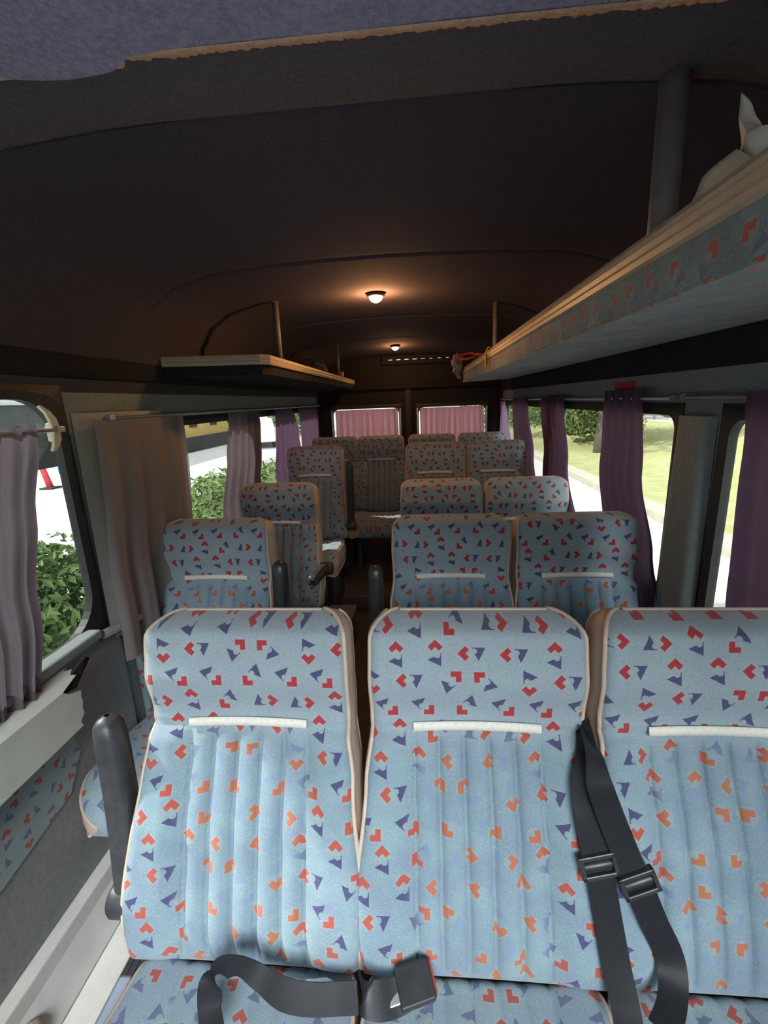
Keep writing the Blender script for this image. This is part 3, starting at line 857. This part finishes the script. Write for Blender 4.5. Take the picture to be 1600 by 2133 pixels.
# ------------------------------------------------------------------ curtains
def curtain(label, axis, at, prof_, z0, z1, folds, amp, mat, seed=0, group='window curtains', taper=None, nu=None):
    """prof_: list of (k, a, b): at height fraction k from the top the curtain spans a..b along the wall"""
    mb = MB(); nu = nu or int(folds*12)+1; nv = 22; rnd = random.Random(seed)
    ph = [rnd.uniform(-.6, .6) for _ in range(12)]
    def Q(i, j):
        k = j/(nv-1); u = i/(nu-1); z = z1+(z0-z1)*k
        a = interp(k, [(p[0], p[1]) for p in prof_]); b = interp(k, [(p[0], p[2]) for p in prof_])
        uu = u+.010*math.sin(7*u+ph[0]*5+2*k)
        y = a+(b-a)*uu
        f = math.sin(2*PI*folds*u + ph[1] + .8*math.sin(3*u+ph[2]) + .5*k*ph[3])
        f2 = .35*math.sin(2*PI*folds*2.3*u+ph[4])
        am = amp*(.55+.6*k)
        d = am*(f+f2)+ .004*math.sin(9*k+ph[5])
        if k < .05: d *= .6
        return Vector((at+d, y, z)) if axis == 'x' else Vector((y, at+d, z))
    mb.grid(Q, nu, nv)
    mb2 = None
    o = mb.obj('curtain', mat)
    tag(o, label, 'curtain', group)
    return o
ZC = 1.475
curtain('dark mauve curtain at the right edge of the photo, over the nearest right window', 'x', XR-.05, [(0, .62, 1.145), (.2, .64, 1.135), (.6, .6, 1.105), (1, .55, 1.07)], .74, 1.49, 5, .016, M['curtain'], 1)
curtain('gathered mauve curtain on the right beside the grey pillar', 'x', XR-.045, [(0, 1.65, 1.99), (.1, 1.66, 1.99), (.35, 1.62, 1.97), (.7, 1.50, 1.88), (1, 1.38, 1.86)], .72, 1.505, 4, .018, M['curtain'], 2)
curtain('gathered mauve curtain on the right, second from the grey pillar', 'x', XR-.045, [(0, 2.52, 2.99), (.12, 2.53, 2.97), (.45, 2.42, 2.82), (1, 2.15, 2.75)], .72, 1.49, 4, .018, M['curtain'], 3)
curtain('gathered mauve curtain on the right, nearest the back row', 'x', XR-.045, [(0, 3.34, 3.86), (.12, 3.36, 3.84), (.5, 3.12, 3.7), (1, 2.95, 3.7)], .74, 1.48, 4, .018, M['curtain'], 4)
curtain('curtain coloured lilac as if backlit in the right rear corner', 'x', XR-.045, [(0, 4.24, 4.46), (.2, 4.15, 4.42), (.6, 3.86, 4.40), (1, 3.7, 4.38)], .78, 1.455, 3, .016, cloth('backlit_lilac_curtain', (.50, .36, .60), (.44, .31, .54), .6), 5)  # daylight through the mauve cloth put into a lighter lilac colour
curtain('violet-grey curtain over the side-door window at the left edge of the photo', 'x', XL+.045, [(0, .80, 1.10), (.33, .79, 1.04), (.66, .77, .99), (1, .75, .935)], .80, 1.475, 5, .015, M['curtainl'], 6)
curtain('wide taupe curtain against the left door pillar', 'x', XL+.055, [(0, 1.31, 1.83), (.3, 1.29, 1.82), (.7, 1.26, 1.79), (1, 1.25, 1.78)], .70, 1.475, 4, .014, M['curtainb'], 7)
curtain('gathered dusky curtain between the two farther left windows', 'x', XL+.045, [(0, 2.31, 2.75), (.3, 2.22, 2.70), (.7, 2.1, 2.6), (1, 2.05, 2.58)], .72, 1.475, 4, .016, M['curtainl'], 8)
curtain('mauve curtain on the left with a narrow gap of daylight behind it', 'x', XL+.045, [(0, 3.08, 3.50), (.25, 3.06, 3.60), (.6, 3.0, 3.72), (1, 2.95, 3.72)], .72, 1.47, 4, .017, M['curtain'], 9)
curtain('mauve curtain in the left rear corner', 'x', XL+.045, [(0, 3.66, 4.40), (.3, 3.70, 4.40), (1, 3.74, 4.40)], .74, 1.47, 5, .016, M['curtain'], 10)
curtain('pleated pink curtain across the left rear-door window', 'y', YB-.05, [(0, -.845, -.225), (1, -.86, -.22)], .80, 1.425, 9, .022, M['curtainr'], 11)
curtain('pleated pink curtain across the right rear-door window', 'y', YB-.05, [(0, -.005, .61), (1, -.005, .615)], .80, 1.42, 10, .022, M['curtainr'], 12)

# curtain rails
def bar(name, pts, r, mat, label, cat, n=10):
    mb = MB(); mb.tube(pts, r, n); return tag(mb.obj(name, mat), label, cat)
for (ya, yb, X, s, z, lab) in ((.3, 1.43, XR, 1, 1.478, 'pale curtain rail over the nearest right window'), (1.47, 4.5, XR, 1, 1.474, 'long pale curtain rail over the far right windows')):
    root = empty('curtain_rail', (X-.035, ya, z)); tag(root, lab, 'curtain rail')
    mb = MB(); mb.tube([(0, 0, 0), (0, yb-ya, 0)], .0055, 8); mb.obj('rod', M['alum'], root)
    for y in (.01, yb-ya-.01):
        mb = MB(); mb.box(-.006, .034, y-.012, y+.012, -.008, .010); mb.obj('bracket', M['grey'], root, bevel=.003)
for (ya, yb, X, z, lab) in ((.3, 1.20, XL, 1.458, 'pale curtain rail across the side-door window'), (1.40, 4.5, XL, 1.48, 'long curtain rail over the far left windows')):
    root = empty('curtain_rail', (X+.04, ya, z)); tag(root, lab, 'curtain rail')
    mb = MB(); mb.tube([(0, 0, 0), (0, yb-ya, 0)], .005, 8); mb.obj('rod', M['alum'], root)
    for y in (.01, yb-ya-.01):
        mb = MB(); mb.box(-.038, .006, y-.012, y+.012, -.008, .010); mb.obj('bracket', M['alum'], root, bevel=.003)
# hook at the top corner of the side-door window
root = empty('grab_hook', (XL+.012, 1.185, 1.455)); tag(root, 'curved cream plastic hook at the upper corner of the side-door window', 'hook')
mb = MB()
pth = [(0.006, -.028, .068), (.016, -.016, .050), (.020, -.008, .03), (.020, -.002, .0), (.016, -.006, -.035), (.010, -.012, -.052)]
pts = [Vector(p) for p in pth]
mb.ribbon(pts, [Vector((.0, 1, .25)).normalized()*w for w in (.003, .008, .012, .013, .012, .008)], .008)
mb.obj('hook_arm', M['cream'], root)
mb = MB(); mb.box(-.012, .014, .000, .022, -.03, .022); mb.obj('hook_base', M['cream'], root, bevel=.004)

# door sill bar with its handle end, broken white cover, door bracket
root = empty('sill_bar', (XL+.035, .2, .845)); tag(root, 'grey metal bar along the bottom of the side-door window', 'bar')
mb = MB(); mb.box(-.035, .015, 0, .98, -.016, .014); mb.obj('bar_body', M['grey'], root, bevel=.008)
mb = MB(); mb.tube([(.004, .99, -.012), (.004, 1.10, -.03), (.004, 1.27, -.062)], [.014, .015, .014], 12); mb.obj('bar_end', M['alum'], root)
mb = MB(); mb.box(-.033, -.02, 0, 1.0, -.06, -.016); mb.obj('bar_skirt', M['greylow'], root)

root = empty('broken_cover', (XL+.012, .45, .75)); tag(root, 'broken white plastic cover with a torn end under the side-door window', 'cover')
mb = MB()
zt, zb, xo = .055, -.075, .085   # top, bottom, outward depth (local)
def tear(k): return .036*noise.noise(Vector((k*5.2, 1.3, 0)))+.012*noise.noise(Vector((k*21, 4, 0)))
face = []; nT = 16
prof3 = [(.004, zt+.012)] + [(.004+(xo-.004)*k/6, zt+.012-.010*(k/6)**2) for k in range(1, 6)] + [(xo, zt-.004)] + [(xo+.004*k/8, zt-.004+(zb-zt+.004)*k/8) for k in range(1, 9)] + [(.02, zb-.008)]
ends = [.58, .60, .57, .585, .56, .565, .50, .515, .555, .550, .552, .545, .548, .53, .535, .52, .52]
def BC(i, j):
    x, z = prof3[i]; e = ends[min(i, len(ends)-1)]
    return Vector((x, -.25+(e+.25)*j/12, z - .012*(j/12)*0))
mb.grid(BC, len(prof3), 13, False)
o = mb.obj('cover_shell', M['whiteplastic'], root); sol = o.modifiers.new('thick', 'SOLIDIFY'); sol.thickness = .004; sol.offset = -1
mb = MB(); mb.tube([(.05, .50, .04), (.06, .56, .034), (.045, .61, .045), (.03, .66, .050)], [.012, .014, .010, .006], 8); mb.obj('torn_foam', M['dark'], root)

root = empty('door_bracket', (-1.0, .70, .03)); tag(root, 'grey plastic bracket with a pinkish knob on the step sill at the lower left corner', 'bracket')
mb = MB()
mb.add([(-.05, -.12, .0), (.03, -.12, .0), (.03, .06, .0), (-.05, .06, .0), (-.045, -.10, .09), (.01, -.10, .07), (-.012, .085, .075), (-.045, .07, .10)],
       [(0, 3, 2, 1), (4, 5, 6, 7), (0, 1, 5, 4), (1, 2, 6, 5), (2, 3, 7, 6), (3, 0, 4, 7)])
mb.obj('bracket_body', M['greylow'], root, bevel=.012, seg=3)
kb = blob('knob', (.045, -.03, .03), (.03, .036, .03), noisy('pink_beige_plastic', (.50, .40, .36), (.42, .34, .31), 12, .5, 0), 3, .1); kb.parent = root

# grey box and post in the gangway
root = empty('storage_box', (-.53, 2.56, 0)); tag(root, 'small grey box on the gangway floor beside the third left seat', 'box')
mb = MB(); mb.box(-.08, .09, -.12, .12, .001, .20); mb.obj('box_body', M['box'], root, bevel=.006)
mb = MB(); mb.box(-.084, .094, -.124, .124, .20, .222); mb.obj('box_lid', M['box'], root, bevel=.006)

# ------------------------------------------------------------------ seat belts
W2 = .0235
def on_back(u, v, lift=.03, Y0=.815):
    """point of the nearest row's back plane under a pixel, lifted off the fabric"""
    d = ray(u, v); nrm = Vector((0, -math.cos(TILT), math.sin(TILT)))
    p0 = Vector((0, Y0, ZT)) + nrm*lift
    k = (p0-EYE).dot(nrm)/d.dot(nrm); return EYE + d*k
def smooth_path(P, n=8):
    out = []
    for i in range(len(P)-1):
        p0, p1, p2, p3 = P[max(i-1, 0)], P[i], P[i+1], P[min(i+2, len(P)-1)]
        for k in range(n):
            t = k/n
            out.append(.5*((2*p1)+(p2-p0)*t+(2*p0-5*p1+4*p2-p3)*t*t+(3*p1-p0-3*p2+p3)*t**3))
    out.append(P[-1]); return out
def strap_mesh(keys, lift0=.03, nn=10):
    """keys: (u, v, lift, width factor, twist angle)"""
    P = smooth_path([on_back(k[0], k[1], k[2]) for k in keys], nn)
    A = smooth_path([Vector((k[3], k[4], 0)) for k in keys], nn)
    nrm = Vector((0, -math.cos(TILT), math.sin(TILT))); Wv = []
    for i, p in enumerate(P):
        t = (P[min(i+1, len(P)-1)]-P[max(i-1, 0)]).normalized()
        w = nrm.cross(t).normalized(); n2 = t.cross(w)
        Wv.append((w*math.cos(A[i].y)+n2*math.sin(A[i].y))*W2*A[i].x)
    mb = MB(); mb.ribbon(P, Wv, .0022); return mb, P, Wv
def adjuster(parent, p, t, w, name='adjuster'):
    """rectangular slider: outer frame and centre bar"""
    w = w.normalized(); t = t.normalized(); n = w.cross(t).normalized()
    R_ = Matrix((w, t, n)).transposed().to_4x4(); R_.translation = p
    mb = MB()
    hw, hl, hb = .032, .0195, .006
    mb.box(-hw, hw, -hl, -hl+.008, -hb, hb+.003, R_); mb.box(-hw, hw, hl-.008, hl, -hb, hb+.003, R_)
    mb.box(-hw, -hw+.008, -hl, hl, -hb, hb+.003, R_); mb.box(hw-.008, hw, -hl, hl, -hb, hb+.003, R_)
    mb.tube([R_ @ Vector((-hw+.004, .001, .006)), R_ @ Vector((hw-.004, .001, .006))], .0085, 10)
    return mb.obj(name, M['black'], parent, bevel=.002)
root = empty('seat_belt', (0, 0, 0)); tag(root, 'black belt hanging against the nearest middle seat, the left of two with sliding adjusters', 'seat belt', 'hanging black belts')
mb, P, Wv = strap_mesh([(1212, 1500, -.03, .6, .9), (1222, 1560, .015, .75, .7), (1216, 1625, .035, .8, .5), (1226, 1690, .04, 1.0, .1), (1240, 1780, .042, 1.0, .0), (1252, 1830, .044, 1.0, 0), (1268, 1920, .045, 1.0, 0), (1284, 2010, .05, 1.0, .1), (1300, 2085, .06, 1.0, .3), (1312, 2150, .075, 1.0, .5)])
mb.obj('strap', M['belt'], root)
i = min(range(len(P)), key=lambda i: (P[i]-on_back(1245, 1802, .043)).length)
adjuster(root, P[i]+Vector((0, -.004, .002)), P[i+1]-P[i-1], Wv[i])
root = empty('seat_belt', (0, 0, 0)); tag(root, 'black belt slanting toward the nearest right seat, the right of two with sliding adjusters', 'seat belt', 'hanging black belts')
mb, P, Wv = strap_mesh([(1218, 1520, -.01, .7, -.9), (1238, 1570, .035, .95, -.6), (1248, 1630, .055, 1.0, -.25), (1268, 1690, .052, 1.0, 0), (1300, 1770, .05, 1.0, 0), (1332, 1845, .05, 1.0, 0), (1362, 1920, .045, 1.0, 0), (1392, 1985, .04, 1.0, .2), (1402, 2040, .05, .95, .5), (1398, 2100, .075, .9, .9), (1380, 2150, .10, .9, 1.0)])
mb.obj('strap', M['belt'], root)
i = min(range(len(P)), key=lambda i: (P[i]-on_back(1328, 1838, .05)).length)
adjuster(root, P[i]+Vector((0, -.004, .002)), P[i+1]-P[i-1], Wv[i])

# lap belt lying on the left front cushion, with its latch plate and buckle
root = empty('lap_belt', (0, 0, 0)); tag(root, 'black lap belt looped over the leftmost nearest seat cushion and clipped into its buckle', 'seat belt')
def at(u, v, z): return on_z(u, v, z)
K = [(445, 2160, .470, .9), (436, 2100, .485, .9), (440, 2050, .515, .95), (462, 2018, .535, .9), (500, 2012, .535, .7), (540, 2035, .515, .8), (590, 2070, .50, 1), (650, 2082, .492, 1), (700, 2080, .488, 1), (745, 2078, .49, 1)]
P = smooth_path([at(u, v, z) for u, v, z, w in K], 8)
A = smooth_path([Vector((w, 0, 0)) for u, v, z, w in K], 8)
Wv = []
for i, p in enumerate(P):
    t = (P[min(i+1, len(P)-1)]-P[max(i-1, 0)]).normalized(); view = (EYE-p).normalized()
    k = i/(len(P)-1)
    e = Vector((0, .55, .83)) if k > .5 else Vector((.55, .35, .75)) if k > .25 else Vector((.9, .2, .4))
    w = (e - t*e.dot(t)).normalized(); Wv.append(w*W2*A[i].x)
# smooth the width vectors
for _ in range(10):
    Wv = [Wv[0]] + [((Wv[i-1]+Wv[i]*2+Wv[i+1])/4).normalized()*Wv[i].length for i in range(1, len(Wv)-1)] + [Wv[-1]]
mb = MB(); mb.ribbon(P, Wv, .0024); mb.obj('strap', M['belt'], root)
# folded tail before the buckle
K2 = [(752, 2040, .50), (762, 2075, .50), (790, 2085, .495), (822, 2078, .49), (845, 2066, .49)]
P2 = smooth_path([at(*k) for k in K2], 6); Wv2 = []
for i, p in enumerate(P2):
    t = (P2[min(i+1, len(P2)-1)]-P2[max(i-1, 0)]).normalized(); e = Vector((-.35, .75, .55)); Wv2.append((e-t*e.dot(t)).normalized()*W2*1.05)
mb = MB(); mb.ribbon(P2, Wv2, .004); mb.obj('belt_tail', M['belt'], root)
c = at(866, 2050, .492)
ax = (at(905, 2036, .492)-at(822, 2066, .492)).normalized(); ay = Vector((0, 0, 1)).cross(ax).normalized(); az = ax.cross(ay)
ay2 = (ay*math.cos(.35)+az*math.sin(.35)); az2 = ax.cross(ay2)
R_ = Matrix((ax, ay2, az2)).transposed().to_4x4(); R_.translation = c
bk = empty('buckle'); bk.parent = root; bk.matrix_world = Matrix()
mb = MB(); mb.box(-.034, .030, -.028, .028, -.013, .013, R_); b1 = mb.obj('buckle_case', M['black'], bk, bevel=.004, seg=3)
mb = MB(); mb.box(.030, .0335, -.022, .022, -.009, .011, R_); mb.obj('release_button', M['redplastic'], bk, bevel=.001)['label'] = 'red release button'
mb = MB(); mb.box(-.052, -.030, -.018, .018, -.003, .003, R_); mb.obj('latch_plate', M['alum'], bk, bevel=.002)

# ------------------------------------------------------------------ outside
GZ = -.65
mb = MB(); mb.box(-90, 3.95, -30, 140, GZ-.2, GZ)
tag(mb.obj('ground_road', M['asphalt']), 'sunlit pale road outside', None, None, 'structure')
mb = MB(); mb.box(3.95, 4.30, -30, 90, GZ-.05, GZ+.16); tag(mb.obj('kerb', M['kerb'], bevel=.03), 'stone kerb along the road outside the right windows', None, None, 'structure')
mb = MB(); ng, mg = 30, 90
def bank(i, j):
    x = 4.29+5.2*i/(ng-1); y = -15+100*j/(mg-1); k = i/(ng-1)
    return Vector((x, y, GZ+.13+.80*sst(0, 1, k)+.05*noise.noise(Vector((x*.9, y*.5, 0)))))
mb.grid(bank, ng, mg); tag(mb.obj('grass_bank', M['grass']), 'grassy bank rising beyond the kerb', None, None, 'structure')
mb = MB(); mb.box(9.45, 90, -20, 140, GZ, GZ+.94); tag(mb.obj('upper_road', M['concrete']), 'pale upper road beyond the bank', None, None, 'structure')
root = empty('guard_rail', (9.9, 0, GZ+.94)); tag(root, 'thin metal guard rail along the upper road beyond the bank', 'guard rail')
mb = MB(); mb.box(-.02, .02, 0, 50, .40, .48); mb.obj('rail_beam', M['alum'], root)
mb = MB(); mb.box(-.02, .02, 0, 50, .16, .22); mb.obj('lower_beam', M['alum'], root)
for k in range(14):
    mb = MB(); mb.box(-.03, .03, 2.4+3*k-.04, 2.4+3*k+.04, 0, .5); mb.obj('post', M['alum'], root)

def leaves_mesh(name, blobs, n, size, seed, flat=.7):
    """many small bent leaves scattered through ellipsoids (cx,cy,cz,rx,ry,rz)"""
    rnd = random.Random(seed); mb = MB()
    for _ in range(n):
        cx, cy, cz, rx, ry, rz = rnd.choice(blobs)
        while True:
            q = Vector((rnd.uniform(-1, 1), rnd.uniform(-1, 1), rnd.uniform(-1, 1)))
            if q.length < 1: break
        q = q.normalized()*(q.length**.35)
        p = Vector((cx+q.x*rx, cy+q.y*ry, cz+q.z*rz))
        d = (q+Vector((rnd.gauss(0, .6), rnd.gauss(0, .6), rnd.gauss(0, .6)))).normalized()
        a = d.orthogonal().normalized(); b = d.cross(a); th = rnd.uniform(0, 2*PI)
        e1 = a*math.cos(th)+b*math.sin(th); e2 = d.cross(e1); s = size*rnd.uniform(.6, 1.3)
        mb.add([p-e1*s, p-e2*s*.4+d*s*.15, p+e1*s, p+e2*s*.4+d*s*.15], [(0, 1, 2, 3)])
    return mb.mesh(name)
def bush(loc, r, n, size, seed, label, mat, group):
    root = empty('bush', loc); tag(root, label, 'bush', group)
    rnd = random.Random(seed)
    bl = [(0, 0, r[2]*.9, r[0], r[1], r[2])]+[(rnd.uniform(-.5, .5)*r[0], rnd.uniform(-.6, .6)*r[1], r[2]*rnd.uniform(.8, 1.3), r[0]*.6, r[1]*.5, r[2]*.6) for _ in range(4)]
    link('foliage', leaves_mesh('foliage', bl, n, size, seed), mat, root)
    mb = MB()
    for k in range(6):
        a = 2*PI*k/6; mb.tube([(.03*math.cos(a), .03*math.sin(a), 0), (r[0]*.35*math.cos(a), r[1]*.35*math.sin(a), r[2]*.8), (r[0]*.6*math.cos(a), r[1]*.6*math.sin(a), r[2]*1.4)], [.03, .02, .008], 5)
    mb.obj('stems', M['bark'], root)
    return root
bush((-2.55, 2.7, GZ), (.6, .8, .72), 5200, .045, 21, 'dark leafy bush seen through the side-door window', M['leaf'], 'bushes beside the road')
bush((-2.9, 6.1, GZ), (.6, 1.35, .68), 5200, .06, 22, 'rounded green hedge seen through the second left window', M['leafl'], 'bushes beside the road')
bush((-3.1, 9.6, GZ), (.7, 1.5, .55), 3000, .07, 23, 'low green shrub seen through the third left window', M['leafl'], 'bushes beside the road')
bush((6.6, 17.2, -.42), (1.3, 1.6, 1.0), 3600, .10, 25, 'shrub on the right bank beside the pale tree trunk', M['leafl'], 'shrubs on the bank')
def tree(loc, h, cr, n, size, seed, label, tr=.16, mat='leafl'):
    root = empty('tree', loc); tag(root, label, 'tree', 'trees beyond the road')
    rnd = random.Random(seed)
    bl = [(rnd.uniform(-.6, .6)*cr, rnd.uniform(-.6, .6)*cr, h+rnd.uniform(-.5, .5)*cr, cr*.6, cr*.6, cr*.5) for _ in range(8)]
    link('foliage', leaves_mesh('foliage', bl, n, size, seed), M[mat], root)
    mb = MB(); mb.tube([(0, 0, -.3), (.05, .02, h*.35), (-.04, .05, h*.7), (.05, 0, h)], [tr*1.25, tr, tr*.8, tr*.4], 10)
    for k in range(4):
        a = k*1.7; mb.tube([(0, 0, h*.6), (.5*cr*math.cos(a), .5*cr*math.sin(a), h*.95)], [tr*.5, tr*.2], 6)
    mb.obj('trunk', M['bark'], root)
tree((5.9, 15.2, -.3), 3.2, 2.2, 5000, .12, 31, 'leafy tree with a pale trunk on the bank behind the second right window', .28)
tree((6.4, 23.5, -.2), 2.6, 2.8, 5000, .14, 32, 'bushy tree farther along the bank, seen beside the lilac curtain')
tree((10.8, 19, .3), 2.4, 2.4, 4500, .14, 33, 'tree on top of the bank behind the pale-trunked one')
tree((6.0, 30, -.2), 2.2, 3.2, 5000, .16, 34, 'farthest tree on the right bank')
tree((-9.5, 33, GZ), 3.0, 3.0, 5000, .16, 35, 'distant tree seen through the third left window')
# canopy, ochre building, board, post, car
root = empty('canopy', (-4.6, 3.0, 0)); tag(root, 'grey roof canopy outside, above the curtain in the side-door window', 'canopy')
mb = MB(); mb.box(-.6, .6, -2.2, 2.05, 1.33, 1.60); mb.obj('fascia', M['canopy'], root, bevel=.01)
mb = MB(); mb.box(-.6, .55, -2.2, 2.0, .93, 1.33); mb.obj('soffit_beam', M['canopyd'], root)
mb = MB(); mb.box(-.62, .615, -2.2, 2.07, 1.60, 1.625); mb.obj('roof_edge', M['whitecar'], root)
for y in (-1.9, -.6):
    mb = MB(); mb.box(-.08, .08, y-.08, y+.08, GZ, .94); mb.obj('column', M['canopyd'], root)
root = empty('building', (-12, 18, GZ), -PI/2); tag(root, 'low ochre building across the road', 'building')
mb = MB(); mb.box(-13, 1, 0, -8, .72, 3.0) if False else mb.box(-14, 1, -3, 0, .72, 2.6); mb.obj('wall', M['yellowwall'], root)
mb = MB(); mb.box(-14.3, 1.3, -3.3, .3, 2.6, 2.75); mb.obj('roof', M['kerb'], root)
mb = MB(); mb.box(-14, 1, .02, .5, 0, .72); mb.obj('plinth', M['canopyd'], root)
for k in range(6):
    mb = MB(); mb.box(-13+2.4*k, -12.2+2.4*k, -.05, .04, 1.2, 2.4); mb.obj('window', M['canopyd'], root)
root = empty('notice_board', (-9.5, 11.9, GZ)); tag(root, 'blue board on posts across the road', 'board')
mb = MB(); mb.box(-.7, .7, -.03, .03, .5, 1.5); mb.obj('panel', M['bluep'], root)
for x in (-.55, .55):
    mb = MB(); mb.box(x-.03, x+.03, .03, .09, 0, 1.5); mb.obj('post', M['alum'], root)
root = empty('barrier_post', (-11.0, 12.4, GZ)); tag(root, 'leaning red and white post across the road', 'post')
mb = MB(); mb.tube([(0, 0, .0), (-.25, 0, 1.1)], [.09, .07], 10); mb.obj('shaft', M['redp'], root)
mb = MB(); mb.box(-.2, .2, -.2, .2, 0, .05); mb.obj('foot', M['canopyd'], root)
root = empty('car', (-8.8, 24.5, GZ), .3); tag(root, 'white car parked across the road', 'car')
mb = MB()
pf = [(-2.1, .35), (-2.1, .75), (-1.9, .9), (-1.1, .98), (-.55, 1.42), (.9, 1.45), (1.75, 1.0), (2.05, .92), (2.1, .35)]
for s in (-.82, .82): mb.add([(s*(.86 if z > 1.1 else 1), x, z) for x, z in pf], [list(range(len(pf)))])
mb.grid(lambda i, j: Vector(((-.82 if j == 0 else .82)*(.86 if pf[i][1] > 1.1 else 1), pf[i][0], pf[i][1])), len(pf), 2, False, cu=True)
mb.obj('body', M['whitecar'], root, bevel=.05)
mb = MB()
for s in (-.80, .80): mb.box(s-.02, s+.02, -.5, 1.0, 1.02, 1.34)
mb.obj('side_windows', M['rubber'], root)
for x in (-.72, .72):
    for y in (-1.3, 1.3):
        mb = MB(); mb.lathe([(.001, -.1), (.2, -.1), (.33, -.08), (.33, .08), (.2, .1), (.001, .1)], 20, Matrix.Translation((x, y, .33)) @ Matrix.Rotation(PI/2, 4, 'Y')); mb.obj('wheel', M['rubber'], root)

# ------------------------------------------------------------------ light
w = bpy.data.worlds.new('overcast_sky'); sc.world = w; w.use_nodes = True
bg = w.node_tree.nodes['Background']; bg.inputs[0].default_value = (.88, .94, 1.0, 1); bg.inputs[1].default_value = .95
def sun(name, el, az, energy, ang, col=(1, .97, .92)):
    """az: heading the light travels, degrees from +Y towards +X"""
    l = bpy.data.lights.new(name, 'SUN'); l.energy = energy; l.angle = math.radians(ang); l.color = col
    o = bpy.data.objects.new(name, l); C.objects.link(o)
    d = Vector((math.sin(math.radians(az))*math.cos(math.radians(el)), math.cos(math.radians(az))*math.cos(math.radians(el)), -math.sin(math.radians(el))))
    o.rotation_euler = d.to_track_quat('-Z', 'Y').to_euler()
    return o
sun('bright_front_sky', 34, -9, 5.8, 32, (.95, .97, 1))
sun('side_sun', 44, 92, 7.0, 2, (1, .97, .90))

sc.view_settings.view_transform = 'Standard'; sc.view_settings.look = 'None'; sc.view_settings.gamma = 1
sc.view_settings.use_curve_mapping = False; sc.view_settings.exposure = 0
sc.cycles.use_denoising = True
sc.cycles.max_bounces = 8; sc.cycles.diffuse_bounces = 5; sc.cycles.transparent_max_bounces = 16
sc.cycles.sample_clamp_indirect = 4
